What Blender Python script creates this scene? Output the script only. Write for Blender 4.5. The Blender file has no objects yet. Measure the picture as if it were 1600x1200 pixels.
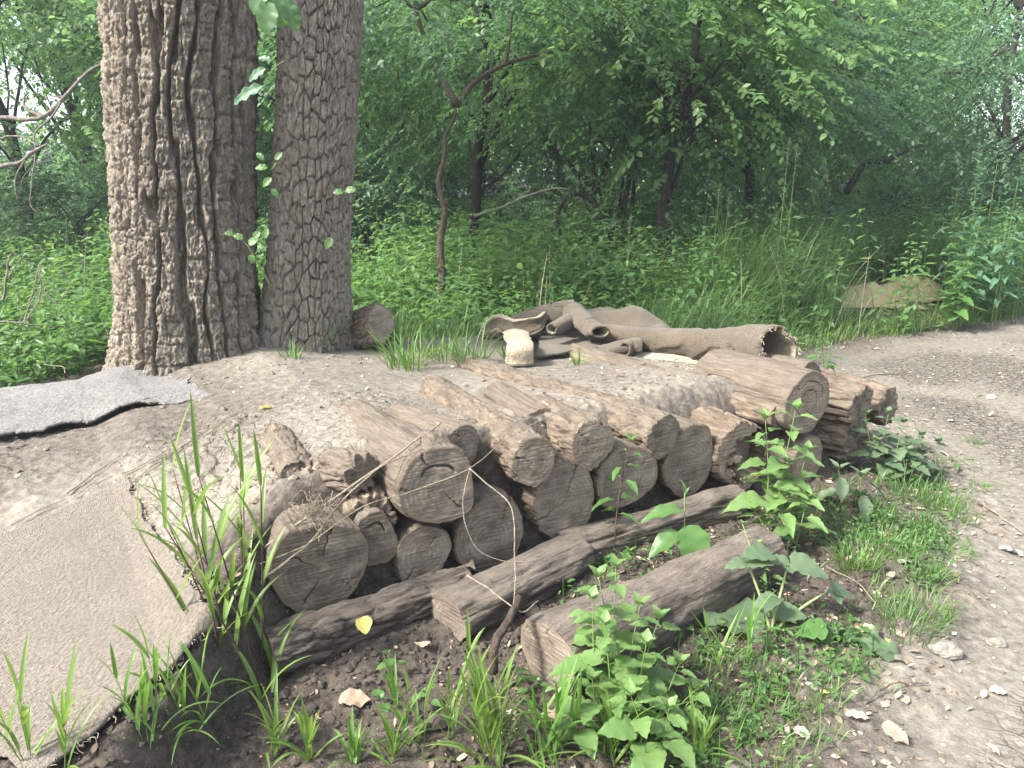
import bpy, math, random
import numpy as np
from mathutils import Vector, Matrix, Quaternion

# ---------------------------------------------------------------- camera, sky, sun, exposure
SC = bpy.context.scene
COL = SC.collection
PITCH = math.radians(14.0)
CAM = np.array([0.0, 0.0, 1.42])
cd = bpy.data.cameras.new("camera")
cd.sensor_width = 36.0
cd.lens = 27.0
cd.clip_start = 0.05
cd.clip_end = 2000.0
cam = bpy.data.objects.new("camera", cd)
COL.objects.link(cam)
cam.location = CAM
cam.rotation_euler = (math.pi / 2 - PITCH, 0, 0)
SC.camera = cam

SUN_DIR = np.array([-0.64, -0.33, 0.70])
SUN_DIR /= np.linalg.norm(SUN_DIR)
wd = bpy.data.worlds.new("World")
SC.world = wd
wd.use_nodes = True
wn = wd.node_tree
bg = wn.nodes["Background"]
sky = wn.nodes.new("ShaderNodeTexSky")
sky.sky_type = 'NISHITA'
sky.sun_disc = False
sky.sun_elevation = math.asin(SUN_DIR[2])
sky.sun_rotation = math.atan2(SUN_DIR[0], SUN_DIR[1])
sky.air_density = 1.0
sky.dust_density = 3.0
sky.ozone_density = 1.0
hs = wn.nodes.new("ShaderNodeHueSaturation"); hs.inputs["Saturation"].default_value = .55   # thin high cloud takes the blue out
wn.links.new(sky.outputs[0], hs.inputs["Color"]); wn.links.new(hs.outputs[0], bg.inputs[0])
bg.inputs[1].default_value = 0.135
sd = bpy.data.lights.new("sun", 'SUN')
sd.energy = 3.4
sd.angle = math.radians(8)
sd.color = (1.0, 0.955, 0.87)
sun = bpy.data.objects.new("sun", sd)
COL.objects.link(sun)
sun.rotation_euler = Vector(SUN_DIR).to_track_quat('Z', 'Y').to_euler()
sun.location = (-6, 0, 9)
SC.view_settings.view_transform = 'Standard'
SC.view_settings.look = 'None'
SC.view_settings.gamma = 1.0
SC.view_settings.exposure = 2.0
SC.render.engine = 'CYCLES'
SC.cycles.max_bounces = 7
SC.cycles.diffuse_bounces = 4
SC.cycles.transmission_bounces = 5
SC.cycles.use_denoising = True

# ---------------------------------------------------------------- pixel -> world (a survey of the place)
F = 1200.0
cp, sp = math.cos(PITCH), math.sin(PITCH)
def ray(px, py):
    dx, dy = (px - 800) / F, (600 - py) / F
    return np.array([dx, cp + dy * sp, -sp + dy * cp])
def at_z(px, py, z):
    r = ray(px, py); return CAM + r * ((z - CAM[2]) / r[2])
def at_lam(px, py, lam):
    return CAM + ray(px, py) * lam
def at_y(px, py, y):
    r = ray(px, py); return CAM + r * (y / r[1])
def depth_of(p):
    return (p[1]) * cp - (p[2] - CAM[2]) * sp

# local frame of the log stack: s runs along the row of cut faces, t runs back along the logs
A0 = np.array([-0.61, 2.23]); ANG = math.radians(32)
E1 = np.array([math.cos(ANG), math.sin(ANG)]); E2 = np.array([-math.sin(ANG), math.cos(ANG)])
def st(x, y):
    return (x - A0[0]) * E1[0] + (y - A0[1]) * E1[1], (x - A0[0]) * E2[0] + (y - A0[1]) * E2[1]
def at_t(px, py, t):
    r = ray(px, py)
    lam = (t + A0 @ E2) / (r[:2] @ E2)
    return CAM + r * lam
def xy(s, t):
    return A0 + E1 * s + E2 * t

# ---------------------------------------------------------------- noise
RNG = np.random.default_rng(7)
_P = RNG.random((64, 64, 64)).astype(np.float32)
_W = RNG.random((128, 128, 3)).astype(np.float32)
def noise3(x, y, z):
    x, y, z = np.broadcast_arrays(np.asarray(x, float), np.asarray(y, float), np.asarray(z, float))
    xi, yi, zi = np.floor(x).astype(int), np.floor(y).astype(int), np.floor(z).astype(int)
    fx, fy, fz = x - xi, y - yi, z - zi
    fx, fy, fz = [f * f * (3 - 2 * f) for f in (fx, fy, fz)]
    a, b, c = xi & 63, yi & 63, zi & 63
    a1, b1, c1 = (a + 1) & 63, (b + 1) & 63, (c + 1) & 63
    L = lambda p, q, f: p + (q - p) * f
    return L(L(L(_P[a, b, c], _P[a1, b, c], fx), L(_P[a, b1, c], _P[a1, b1, c], fx), fy),
             L(L(_P[a, b, c1], _P[a1, b, c1], fx), L(_P[a, b1, c1], _P[a1, b1, c1], fx), fy), fz) - 0.5
def fbm(x, y, z, octv=4, gain=0.5):
    v = 0; a = 1; f = 1
    for k in range(octv):
        v = v + a * noise3(x * f + 13.7 * k, y * f + 7.1 * k, z * f + 3.3 * k); a *= gain; f *= 2.03
    return v
def worley(u, v, per_u=None, seed=0, jit=0.9):
    u, v = np.asarray(u, float), np.asarray(v, float)
    ui, vi = np.floor(u).astype(int), np.floor(v).astype(int)
    f1 = np.full(u.shape, 9.0); f2 = np.full(u.shape, 9.0); cid = np.zeros(u.shape)
    for du in (-1, 0, 1):
        for dv in (-1, 0, 1):
            cu, cv = ui + du, vi + dv
            hu = (cu % per_u) if per_u else cu
            h = _W[(hu * 7 + seed * 31 + (cv * 3)) & 127, (cv * 5 + hu * 11 + seed * 17) & 127]
            d = np.hypot(cu + 0.5 + (h[..., 0] - .5) * jit - u, cv + 0.5 + (h[..., 1] - .5) * jit - v)
            nb = d < f1
            f2 = np.where(nb, f1, np.minimum(f2, d)); cid = np.where(nb, h[..., 2], cid); f1 = np.where(nb, d, f1)
    return f1, f2, cid
def sstep(a, b, x):
    t = np.clip((x - a) / (b - a), 0, 1); return t * t * (3 - 2 * t)

# ---------------------------------------------------------------- mesh helpers
def mesh_np(name, V, polys, smooth=True, mats=()):
    """polys: list of int arrays (n,k) each with constant k"""
    V = np.asarray(V, np.float32)
    me = bpy.data.meshes.new(name)
    polys = [np.asarray(p, np.int32) for p in (polys if isinstance(polys, list) else [polys]) if len(p)]
    flat = np.concatenate([p.ravel() for p in polys])
    tot = np.concatenate([np.full(len(p), p.shape[1], np.int32) for p in polys])
    start = np.concatenate([[0], np.cumsum(tot)[:-1]]).astype(np.int32)
    me.vertices.add(len(V)); me.vertices.foreach_set("co", V.ravel())
    me.loops.add(len(flat)); me.loops.foreach_set("vertex_index", flat)
    me.polygons.add(len(tot)); me.polygons.foreach_set("loop_start", start); me.polygons.foreach_set("loop_total", tot)
    me.polygons.foreach_set("use_smooth", np.full(len(tot), smooth))
    for m in mats: me.materials.append(m)
    me.update(calc_edges=True)
    return me
def grid_quads(nr, nc, close=False, off=0):
    """rows nr, cols nc; close wraps the columns"""
    r = np.arange(nr - 1)[:, None]; c = np.arange(nc if close else nc - 1)[None, :]
    c1 = (c + 1) % nc
    q = np.stack([r * nc + c, r * nc + c1, (r + 1) * nc + c1, (r + 1) * nc + c], -1).reshape(-1, 4)
    return q + off
class Bag:
    """collects pieces that end up as ONE mesh"""
    def __init__(self): self.V = []; self.P = []; self.n = 0
    def add(self, V, polys):
        V = np.asarray(V, float).reshape(-1, 3)
        for p in (polys if isinstance(polys, list) else [polys]):
            self.P.append(np.asarray(p) + self.n)
        self.V.append(V); self.n += len(V)
    def data(self):
        V = np.concatenate(self.V); ks = {}
        for p in self.P: ks.setdefault(p.shape[1], []).append(p)
        return V, [np.concatenate(v) for v in ks.values()]
def tube(pts, rad, n=8, cap=True):
    pts = np.asarray(pts, float); m = len(pts)
    rad = np.broadcast_to(np.asarray(rad, float), (m,))
    T = np.gradient(pts, axis=0); T /= np.linalg.norm(T, axis=1)[:, None] + 1e-9
    ref = np.array([0, 0, 1.0]) if abs(T[0][2]) < .9 else np.array([1.0, 0, 0])
    N = np.zeros_like(pts); nrm = ref - T[0] * (ref @ T[0])
    for i in range(m):
        nrm = nrm - T[i] * (nrm @ T[i]); nrm /= np.linalg.norm(nrm) + 1e-9; N[i] = nrm
    B = np.cross(T, N); a = np.linspace(0, 2 * np.pi, n, endpoint=False)
    V = pts[:, None] + rad[:, None, None] * (np.cos(a)[None, :, None] * N[:, None] + np.sin(a)[None, :, None] * B[:, None])
    polys = [grid_quads(m, n, True)]
    if cap:
        polys += [np.arange(n)[::-1][None], (np.arange(n) + (m - 1) * n)[None]]
    return V.reshape(-1, 3), polys
def curve(ctrl, n=24):
    """Catmull-Rom through control points"""
    P = np.asarray(ctrl, float)
    if len(P) == 2: return P[0] + np.linspace(0, 1, n)[:, None] * (P[1] - P[0])
    P = np.vstack([2 * P[0] - P[1], P, 2 * P[-1] - P[-2]])
    out = []
    u = np.linspace(0, len(P) - 3 - 1e-9, n)
    for q in u:
        i = int(q); f = q - i; a, b, c, d = P[i:i + 4]
        out.append(.5 * (2 * b + (c - a) * f + (2 * a - 5 * b + 4 * c - d) * f * f + (3 * b - a - 3 * c + d) * f ** 3))
    return np.array(out)

# ---------------------------------------------------------------- objects
def setp(o, label=None, cat=None, group=None, kind=None):
    if label: o["label"] = label
    if cat: o["category"] = cat
    if group: o["group"] = group
    if kind: o["kind"] = kind
    return o
def thing(name, label, cat, loc=(0, 0, 0), group=None, rotz=0):
    o = bpy.data.objects.new(name, None); COL.objects.link(o)
    o.empty_display_size = .1
    o.location = loc; o.rotation_euler = (0, 0, rotz)
    return setp(o, label, cat, group)
def part(name, V, polys, mat, parent=None, smooth=True, label=None):
    mats = mat if isinstance(mat, (list, tuple)) else [mat]
    o = bpy.data.objects.new(name, mesh_np(name, V, polys, smooth, mats)); COL.objects.link(o)
    if parent is not None: o.parent = parent
    if label: o["label"] = label
    return o
def solo(name, V, polys, mat, label, cat, loc=(0, 0, 0), group=None, smooth=True, kind=None):
    """a top-level thing of one mesh; V in world coordinates, origin moved to loc"""
    o = part(name, np.asarray(V, float) - np.asarray(loc, float), polys, mat, None, smooth)
    o.location = loc
    return setp(o, label, cat, group, kind)
def copy_tree(o, loc, rotz=0, scale=1.0, label=None, group=None):
    r = o.copy(); COL.objects.link(r); r.location = loc; r.rotation_euler = (0, 0, rotz)
    r.scale = (scale,) * 3 if np.isscalar(scale) else scale
    if label: r["label"] = label
    if group: r["group"] = group
    for ch in list(o.children):
        c = ch.copy(); COL.objects.link(c); c.parent = r
        for g in list(ch.children):
            d = g.copy(); COL.objects.link(d); d.parent = c
    return r
# ---------------------------------------------------------------- materials
class NT:
    def __init__(self, name, disp=False):
        self.m = bpy.data.materials.new(name); self.m.use_nodes = True
        self.t = self.m.node_tree; self.b = self.t.nodes["Principled BSDF"]; self.out = self.t.nodes["Material Output"]
        self.b.inputs["Specular IOR Level"].default_value = 0.25
    def n(self, typ, **kw):
        nd = self.t.nodes.new(typ)
        for k, v in kw.items():
            if k.startswith("i_"):
                nd.inputs[k[2:].replace("_", " ")].default_value = v
            else: setattr(nd, k, v)
        return nd
    def l(self, a, b): self.t.links.new(a, b)
    def coord(self, kind="Object", scale=(1, 1, 1), rot=(0, 0, 0)):
        tc = self.n("ShaderNodeTexCoord"); mp = self.n("ShaderNodeMapping")
        mp.inputs["Scale"].default_value = scale; mp.inputs["Rotation"].default_value = rot
        self.l(tc.outputs[kind], mp.inputs["Vector"]); return mp.outputs[0]
    def world(self, scale=(1, 1, 1), rot=(0, 0, 0)):
        g = self.n("ShaderNodeNewGeometry"); mp = self.n("ShaderNodeMapping")
        mp.inputs["Scale"].default_value = scale; mp.inputs["Rotation"].default_value = rot
        self.l(g.outputs["Position"], mp.inputs["Vector"]); return mp.outputs[0]
    def noise(self, vec, scale, detail=5, rough=.6, dist=0):
        nd = self.n("ShaderNodeTexNoise"); nd.inputs["Scale"].default_value = scale
        nd.inputs["Detail"].default_value = detail; nd.inputs["Roughness"].default_value = rough
        nd.inputs["Distortion"].default_value = dist
        self.l(vec, nd.inputs["Vector"]); return nd.outputs[0]
    def voro(self, vec, scale, feature='DISTANCE_TO_EDGE', rnd=1.0):
        nd = self.n("ShaderNodeTexVoronoi"); nd.feature = feature; nd.inputs["Scale"].default_value = scale
        nd.inputs["Randomness"].default_value = rnd
        self.l(vec, nd.inputs["Vector"]); return nd.outputs[0]
    def ramp(self, fac, stops, interp='LINEAR'):
        r = self.n("ShaderNodeValToRGB"); e = r.color_ramp.elements; r.color_ramp.interpolation = interp
        while len(e) < len(stops): e.new(.5)
        for i, (p, c) in enumerate(stops):
            e[i].position = p; e[i].color = (*c, 1) if not np.isscalar(c) else (c, c, c, 1)
        self.l(fac, r.inputs[0]); return r.outputs[0]
    def mix(self, fac, a, b, mode='MIX'):
        m = self.n("ShaderNodeMix", data_type='RGBA', blend_type=mode)
        for s, v in ((0, fac), (6, a), (7, b)):
            if isinstance(v, (int, float)): m.inputs[s].default_value = v
            elif isinstance(v, tuple): m.inputs[s].default_value = (*v, 1)
            else: self.l(v, m.inputs[s])
        return m.outputs[2]
    def math(self, op, a, b=0.0, c=None):
        m = self.n("ShaderNodeMath", operation=op)
        for i, v in enumerate((a, b, c)):
            if v is None: continue
            if isinstance(v, (int, float)): m.inputs[i].default_value = v
            else: self.l(v, m.inputs[i])
        return m.outputs[0]
    def attr(self, name):
        a = self.n("ShaderNodeAttribute"); a.attribute_name = name; return a.outputs["Fac"]
    def bump(self, h, strength=.5, dist=.01, prev=None):
        b = self.n("ShaderNodeBump"); b.inputs["Strength"].default_value = strength; b.inputs["Distance"].default_value = dist
        self.l(h, b.inputs["Height"])
        if prev is not None: self.l(prev, b.inputs["Normal"])
        return b.outputs[0]
    def fin(self, col=None, rough=.85, nrm=None):
        if col is not None:
            if isinstance(col, tuple): self.b.inputs["Base Color"].default_value = (*col, 1)
            else: self.l(col, self.b.inputs["Base Color"])
        if isinstance(rough, (int, float)): self.b.inputs["Roughness"].default_value = rough
        else: self.l(rough, self.b.inputs["Roughness"])
        if nrm is not None: self.l(nrm, self.b.inputs["Normal"])
        return self.m
M = {}

def soil_material():
    k = NT("soil")
    w = k.world()
    dry = k.attr("dry"); crack = k.attr("crack")
    n1 = k.noise(w, 3.0, 6, .65); n2 = k.noise(w, 28, 6, .7); n3 = k.noise(w, 140, 3, .6)
    dark = k.ramp(n2, [(.36, (.030, .024, .020)), (.5, (.062, .050, .041)), (.64, (.115, .094, .077))])
    pale = k.ramp(n2, [(.36, (.105, .095, .079)), (.5, (.158, .143, .119)), (.64, (.218, .198, .167))])
    col = k.mix(dry, dark, pale)
    col = k.mix(k.ramp(n1, [(.35, 0.0), (.7, .5)]), col, k.mix(.5, col, (.185, .155, .118)))
    col = k.mix(k.ramp(n3, [(.66, 0.0), (.72, .75)]), col, (.36, .32, .27))
    # drying cracks: thin and thick nets, bump only in the cracked places
    wd_ = k.n("ShaderNodeVectorMath", operation='ADD')
    nz = k.n("ShaderNodeTexNoise"); nz.inputs["Scale"].default_value = 9; k.l(w, nz.inputs["Vector"])
    sc = k.n("ShaderNodeVectorMath", operation='SCALE'); sc.inputs["Scale"].default_value = .06
    k.l(nz.outputs["Color"], sc.inputs[0]); k.l(w, wd_.inputs[0]); k.l(sc.outputs[0], wd_.inputs[1])
    v1 = k.voro(wd_.outputs[0], 15); v2 = k.voro(wd_.outputs[0], 34)
    c1 = k.ramp(v1, [(0.0, 0.0), (.09, 1.0)]); c2 = k.ramp(v2, [(0.0, 0.72), (.10, 1.0)])
    cr = k.math('MULTIPLY', c1, c2)
    crk = k.math('ADD', k.math('MULTIPLY', cr, crack), k.math('SUBTRACT', 1.0, crack))
    b1 = k.bump(crk, 1.0, .03)
    b2 = k.bump(k.math('MULTIPLY', n2, k.math('SUBTRACT', 1.25, dry)), 1.0, .024, b1)
    b3 = k.bump(n3, .7, .004, b2)
    return k.fin(col, .95, b3)
M['soil'] = soil_material()

def bark_material(name, c0, c1, c2, moss=0.0, fine=60, zs=.35, axis=2, dust=None):
    k = NT(name)
    s = [1, 1, 1]; s[axis] = zs
    o = k.coord("Object", tuple(s))
    n1 = k.noise(o, fine, 6, .7); n2 = k.noise(o, fine * .14, 4, .6); n3 = k.noise(o, fine * 4, 3, .6)
    col = k.ramp(n1, [(.36, c0), (.5, c1), (.64, c2)])
    col = k.mix(k.ramp(n2, [(.42, 0.0), (.60, .7)]), col, k.mix(.5, col, c0))
    if moss:
        col = k.mix(k.ramp(k.noise(k.coord("Object"), 2.2, 4, .6), [(.5, 0.0), (.75, moss)]), col, (.075, .085, .04))
    if dust is not None:      # dried mud that settled on the upper side
        g = k.n("ShaderNodeNewGeometry"); sx = k.n("ShaderNodeSeparateXYZ"); k.l(g.outputs["True Normal"], sx.inputs[0])
        up = k.math('MULTIPLY', k.ramp(sx.outputs[2], [(.1, 0.0), (.85, 1.0)]), k.ramp(k.noise(k.coord("Object"), 9, 5, .65), [(.32, 0.15), (.6, 1.0)]))
        col = k.mix(k.math('MULTIPLY', up, dust[3]), col, dust[:3])
    nb = k.bump(n3, .7, .005, k.bump(n1, 1.0, .016))
    return k.fin(col, .92, nb)
DUST = (.155, .132, .103)
M['bark_furrowed'] = bark_material("bark_furrowed", (.13, .11, .086), (.265, .228, .18), (.41, .36, .292), .2, 55)
M['bark_blocky'] = bark_material("bark_blocky", (.165, .141, .111), (.31, .268, .215), (.45, .397, .325), .10, 70)
M['bark_dark'] = bark_material("bark_dark", (.018, .015, .013), (.035, .03, .026), (.06, .052, .045), .1, 40)
M['bark_thin'] = bark_material("bark_thin", (.05, .036, .029), (.085, .063, .05), (.14, .108, .088), .1, 50)
M['bark_stump'] = bark_material("bark_stump", (.07, .05, .042), (.14, .105, .085), (.23, .185, .15), 0, 60, axis=0, zs=.5)
M['wood_weathered'] = bark_material("wood_weathered", (.075, .06, .046), (.145, .117, .092), (.23, .19, .148), 0, 50, .10, 0, (*DUST, .75))
M['wood_flaky'] = bark_material("wood_flaky", (.06, .046, .035), (.125, .098, .075), (.27, .208, .148), 0, 34, .3, 0, (*DUST, .8))
M['wood_pale'] = bark_material("wood_pale", (.15, .115, .08), (.245, .195, .14), (.36, .295, .215), 0, 40, .08, 0, (*DUST, .4))
M['wood_dark'] = bark_material("wood_dark", (.052, .042, .034), (.10, .083, .068), (.17, .143, .118), 0, 50, .12, 0, (.20, .168, .138, .8))
M['wood_rotten'] = bark_material("wood_rotten", (.075, .055, .04), (.155, .117, .085), (.26, .205, .15), 0, 40, .15, 0, (*DUST, .5))
M['deadwood'] = bark_material("deadwood", (.13, .11, .095), (.22, .19, .165), (.33, .29, .255), 0, 60, .3, 2)

def endgrain(name, dark, mid, light, ring=55):
    k = NT(name)
    o = k.coord("Object", (.2, 1, 1))
    oi = k.n("ShaderNodeObjectInfo")
    off = k.n("ShaderNodeVectorMath", operation='ADD'); k.l(o, off.inputs[0])
    sc = k.n("ShaderNodeVectorMath", operation='SCALE'); sc.inputs[0].default_value = (9, 5, 7); k.l(oi.outputs["Random"], sc.inputs["Scale"])
    k.l(sc.outputs[0], off.inputs[1]); ov = off.outputs[0]
    n1 = k.noise(ov, 14, 5, .65); n2 = k.noise(ov, 90, 4, .7)
    ln = k.n("ShaderNodeVectorMath", operation='LENGTH'); k.l(o, ln.inputs[0])
    rr = k.math('ADD', k.math('MULTIPLY', ln.outputs["Value"], ring * 6.28), k.math('MULTIPLY', n1, 7.0))
    ringv = k.math('MULTIPLY_ADD', k.math('SINE', rr), .5, .5)
    # saw marks: fine parallel strokes across the face
    tc = k.n("ShaderNodeTexCoord"); mp = k.n("ShaderNodeMapping"); mp.inputs["Scale"].default_value = (1, 5, 160); mp.inputs["Rotation"].default_value = (.6, 0, 0)
    k.l(tc.outputs["Object"], mp.inputs[0]); saw = k.noise(mp.outputs[0], 1.0, 3, .6)
    col = k.ramp(n1, [(.36, dark), (.5, mid), (.66, light)])
    col = k.mix(k.math('MULTIPLY', ringv, .42), col, dark)
    col = k.mix(k.math('MULTIPLY', k.ramp(saw, [(.42, 0.0), (.62, 1.0)]), .5), col, light)
    col = k.mix(k.ramp(n2, [(.62, 0.0), (.8, .35)]), col, light)
    rho = k.attr("rho")
    col = k.mix(k.ramp(k.math('ADD', rho, k.math('MULTIPLY', k.math('SUBTRACT', n1, .5), .10)), [(.915, 0.0), (.935, .75)]), col, (.15, .112, .08))
    col = k.mix(k.ramp(k.noise(ov, 5, 3, .6), [(.56, 0.0), (.68, .5)]), col, light)
    nb = k.bump(saw, .8, .006, k.bump(ringv, .25, .003, k.bump(n2, .5, .003)))
    return k.fin(col, .85, nb)
M['end_dark'] = endgrain("end_dark", (.062, .050, .038), (.125, .102, .08), (.21, .177, .142))
M['end_grey'] = endgrain("end_grey", (.080, .065, .050), (.15, .123, .096), (.245, .207, .166))
M['end_warm'] = endgrain("end_warm", (.10, .08, .06), (.185, .148, .112), (.29, .237, .182))

def carpet(name, c0, c1, scale=260, strength=.6, stripes=True, stain=(.14, .115, .09)):
    k = NT(name)
    o = k.coord("Object"); n0 = k.noise(o, 6, 4, .6); n1 = k.noise(o, 60, 4, .65); n2 = k.noise(o, scale, 3, .65)
    col = k.mix(k.ramp(n2, [(.36, 0.0), (.64, 1.0)]), c0, c1)
    col = k.mix(k.ramp(n0, [(.35, 0.0), (.7, .55)]), col, stain)
    col = k.mix(k.ramp(n1, [(.55, 0.0), (.75, .35)]), col, c1)
    nb = k.bump(n2, strength, .014)
    if stripes:
        uv = k.coord("UV")
        wv = k.n("ShaderNodeTexWave"); wv.inputs["Scale"].default_value = 1.0; wv.inputs["Distortion"].default_value = 2.5
        wv.inputs["Detail"].default_value = 3; wv.inputs["Detail Scale"].default_value = 2.0
        wv.bands_direction = 'Y'
        k.l(uv, wv.inputs["Vector"]); nb = k.bump(wv.outputs["Fac"], .35, .005, nb)
    k.b.inputs["Sheen Weight"].default_value = .15
    return k.fin(col, .97, nb)
M['carpet_tan'] = carpet("carpet_tan", (.088, .074, .057), (.195, .165, .13), 90, 1.0, True, (.115, .095, .074))
M['carpet_grey'] = carpet("carpet_grey", (.055, .052, .048), (.20, .19, .178), 70, 1.0, False, (.105, .10, .095))
M['carpet_back'] = carpet("carpet_back", (.068, .054, .037), (.128, .103, .072), 110, .8, False, (.05, .041, .03))
M['carpet_pile'] = carpet("carpet_pile", (.19, .16, .108), (.37, .32, .232), 80, 1.0, False, (.33, .275, .19))
M['carpet_yellow_sunlit'] = carpet("carpet_yellow_sunlit", (.40, .31, .165), (.60, .49, .29), 160, .8, False, (.36, .27, .13))  # yellowish carpet, its colour brightened to stand in for a patch of sunlight
M['fibre'] = NT("fibre").fin((.42, .36, .28), .9)
M['straw'] = bark_material("straw", (.30, .245, .17), (.42, .355, .26), (.55, .47, .36), 0, 60, 1.0, 2)

def leafmat(name, c0, c1, trans=.4, rough=.45, tcol=None, blue=.0, spec=.4):
    k = NT(name)
    g = k.n("ShaderNodeNewGeometry")
    rnd = g.outputs["Random Per Island"]
    o = k.coord("Object")
    col = k.mix(rnd, c0, c1)
    n = k.noise(o, 1.1, 3, .6)
    col = k.mix(k.ramp(n, [(.3, 0.0), (.7, .6)]), col, k.mix(.5, col, c0))
    n2 = k.noise(o, 120, 3, .6)
    col = k.mix(k.math('MULTIPLY', n2, .25), col, c1)
    col = k.mix(k.ramp(k.noise(o, 26, 4, .6), [(.62, 0.0), (.74, .55)]), col, (.20, .17, .06))      # yellowed and bitten patches
    k.b.inputs["Specular IOR Level"].default_value = spec
    k.fin(col, rough, k.bump(n2, .15, .002))
    tr = k.n("ShaderNodeBsdfTranslucent")
    k.l(k.mix(.75, col, tcol or tuple(min(1, x * 2.0) for x in c1)), tr.inputs[0])
    mx = k.n("ShaderNodeMixShader"); mx.inputs[0].default_value = trans
    k.l(k.b.outputs[0], mx.inputs[1]); k.l(tr.outputs[0], mx.inputs[2]); k.l(mx.outputs[0], k.out.inputs[0])
    return k.m
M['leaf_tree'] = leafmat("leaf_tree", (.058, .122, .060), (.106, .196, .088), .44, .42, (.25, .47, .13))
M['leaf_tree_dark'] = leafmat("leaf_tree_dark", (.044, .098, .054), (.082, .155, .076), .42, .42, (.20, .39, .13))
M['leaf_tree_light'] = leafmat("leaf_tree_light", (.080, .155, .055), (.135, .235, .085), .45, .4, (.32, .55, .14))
M['leaf_herb'] = leafmat("leaf_herb", (.050, .115, .035), (.10, .20, .055), .38, .45, (.22, .42, .08))
M['leaf_herb_far'] = leafmat("leaf_herb_far", (.05, .115, .04), (.115, .215, .07), .4, .45, (.26, .45, .09))
M['leaf_fresh'] = leafmat("leaf_fresh", (.085, .16, .050), (.15, .24, .08), .33, .45, (.28, .44, .11))
M['leaf_dull'] = leafmat("leaf_dull", (.065, .105, .055), (.11, .16, .085), .25, .5, (.18, .28, .10))
M['leaf_blue'] = leafmat("leaf_blue", (.06, .135, .075), (.12, .22, .12), .35, .45, (.12, .34, .15))
M['grass'] = leafmat("grass", (.055, .125, .025), (.12, .225, .05), .35, .4, (.26, .46, .06))
M['grass_bright'] = leafmat("grass_bright", (.070, .135, .024), (.145, .235, .05), .36, .42, (.30, .46, .08))
M['grass_far'] = leafmat("grass_far", (.05, .11, .03), (.115, .20, .065), .32, .45, (.22, .38, .08))
M['grass_dry'] = leafmat("grass_dry", (.32, .27, .17), (.50, .43, .29), .25, .6, (.5, .43, .25))
M['stem_green'] = NT("stem_green").fin((.10, .15, .045), .55)
M['stem_pale'] = NT("stem_pale").fin((.20, .24, .11), .6)
M['stem_purple'] = NT("stem_purple").fin((.060, .040, .030), .5)
M['yellow_leaf'] = leafmat("yellow_leaf", (.55, .48, .12), (.68, .60, .20), .3, .5, (.7, .6, .18))
def litter():
    k = NT("litter"); g = k.n("ShaderNodeNewGeometry")
    col = k.ramp(g.outputs["Random Per Island"], [(0, (.10, .075, .055)), (.35, (.19, .145, .105)), (.6, (.27, .215, .165)), (.92, (.33, .275, .22)), (.94, (.45, .41, .35)), (1, (.54, .50, .44))])
    n = k.noise(k.coord("Object"), 90, 4, .6)
    return k.fin(k.mix(k.math('MULTIPLY', n, .5), col, (.10, .078, .06)), .85, k.bump(n, .4, .003))
M['litter'] = litter()
def plainn(name, c0, c1, sc, rough=.9, bs=.5, bd=.004):
    k = NT(name); n = k.noise(k.coord("Object"), sc, 5, .65)
    return k.fin(k.mix(n, c0, c1), rough, k.bump(n, bs, bd))
M['dead_leaf'] = plainn("dead_leaf", (.16, .115, .08), (.36, .27, .20), 40)
M['dead_leaf_pale'] = plainn("dead_leaf_pale", (.25, .19, .14), (.42, .33, .26), 40)
M['white_leaf'] = plainn("white_leaf", (.27, .235, .195), (.42, .375, .32), 40)
M['stone'] = plainn("stone", (.12, .108, .095), (.24, .22, .19), 30)
M['crumb'] = plainn("crumb", (.10, .082, .066), (.22, .18, .145), 30)
M['crumb_dark'] = plainn("crumb_dark", (.032, .026, .022), (.085, .07, .058), 30)
M['bark_chip'] = plainn("bark_chip", (.13, .10, .078), (.28, .225, .175), 50)
M['fluff'] = plainn("fluff", (.55, .52, .46), (.74, .71, .64), 80)
# ---------------------------------------------------------------- the ground: one height function
PATH_L = np.array([[-1.5, -1.0], [.30, .6], [.74, 1.66], [1.66, 2.66], [2.25, 3.55], [2.40, 4.6], [2.40, 5.7], [2.55, 6.7], [5.9, 8.75], [13, 13.5], [30, 24]])
PATH_R = np.array([[2.2, -1.0], [2.9, .6], [3.3, 1.66], [3.8, 2.66], [4.2, 3.55], [4.6, 4.3], [5.2, 5.1], [6.0, 5.9], [8.2, 7.2], [15, 11.2], [32, 20.5]])
def seg_dist(x, y, L):
    d = np.full(np.shape(x), 1e9)
    for (a, b) in zip(L[:-1], L[1:]):
        ab = b - a; t = np.clip(((x - a[0]) * ab[0] + (y - a[1]) * ab[1]) / (ab @ ab), 0, 1)
        d = np.minimum(d, np.hypot(x - a[0] - t * ab[0], y - a[1] - t * ab[1]))
    return d
def in_poly(x, y, P):
    x = np.asarray(x, float); ins = np.zeros(np.shape(x), bool); j = len(P) - 1
    for i in range(len(P)):
        xi, yi = P[i]; xj, yj = P[j]
        c = ((yi > y) != (yj > y)) & (x < (xj - xi) * (y - yi) / (yj - yi + 1e-12) + xi)
        ins ^= c; j = i
    return ins
PATH_POLY = np.vstack([PATH_L, PATH_R[::-1]])
def path_sd(x, y):
    """metres inside (+) or outside (-) the worn path"""
    d = np.minimum(seg_dist(x, y, PATH_L), seg_dist(x, y, PATH_R))
    return np.where(in_poly(x, y, PATH_POLY), d, -d)
def mound_top(s):
    return np.interp(s, [-3.2, -2.2, -1.5, -1.0, -.5, -.25, 0, .4, 1.0, 1.5, 2.4, 2.8, 3.1, 3.5], [0, .06, .11, .15, .205, .31, .46, .525, .515, .51, .515, .43, .24, 0.0])
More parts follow.
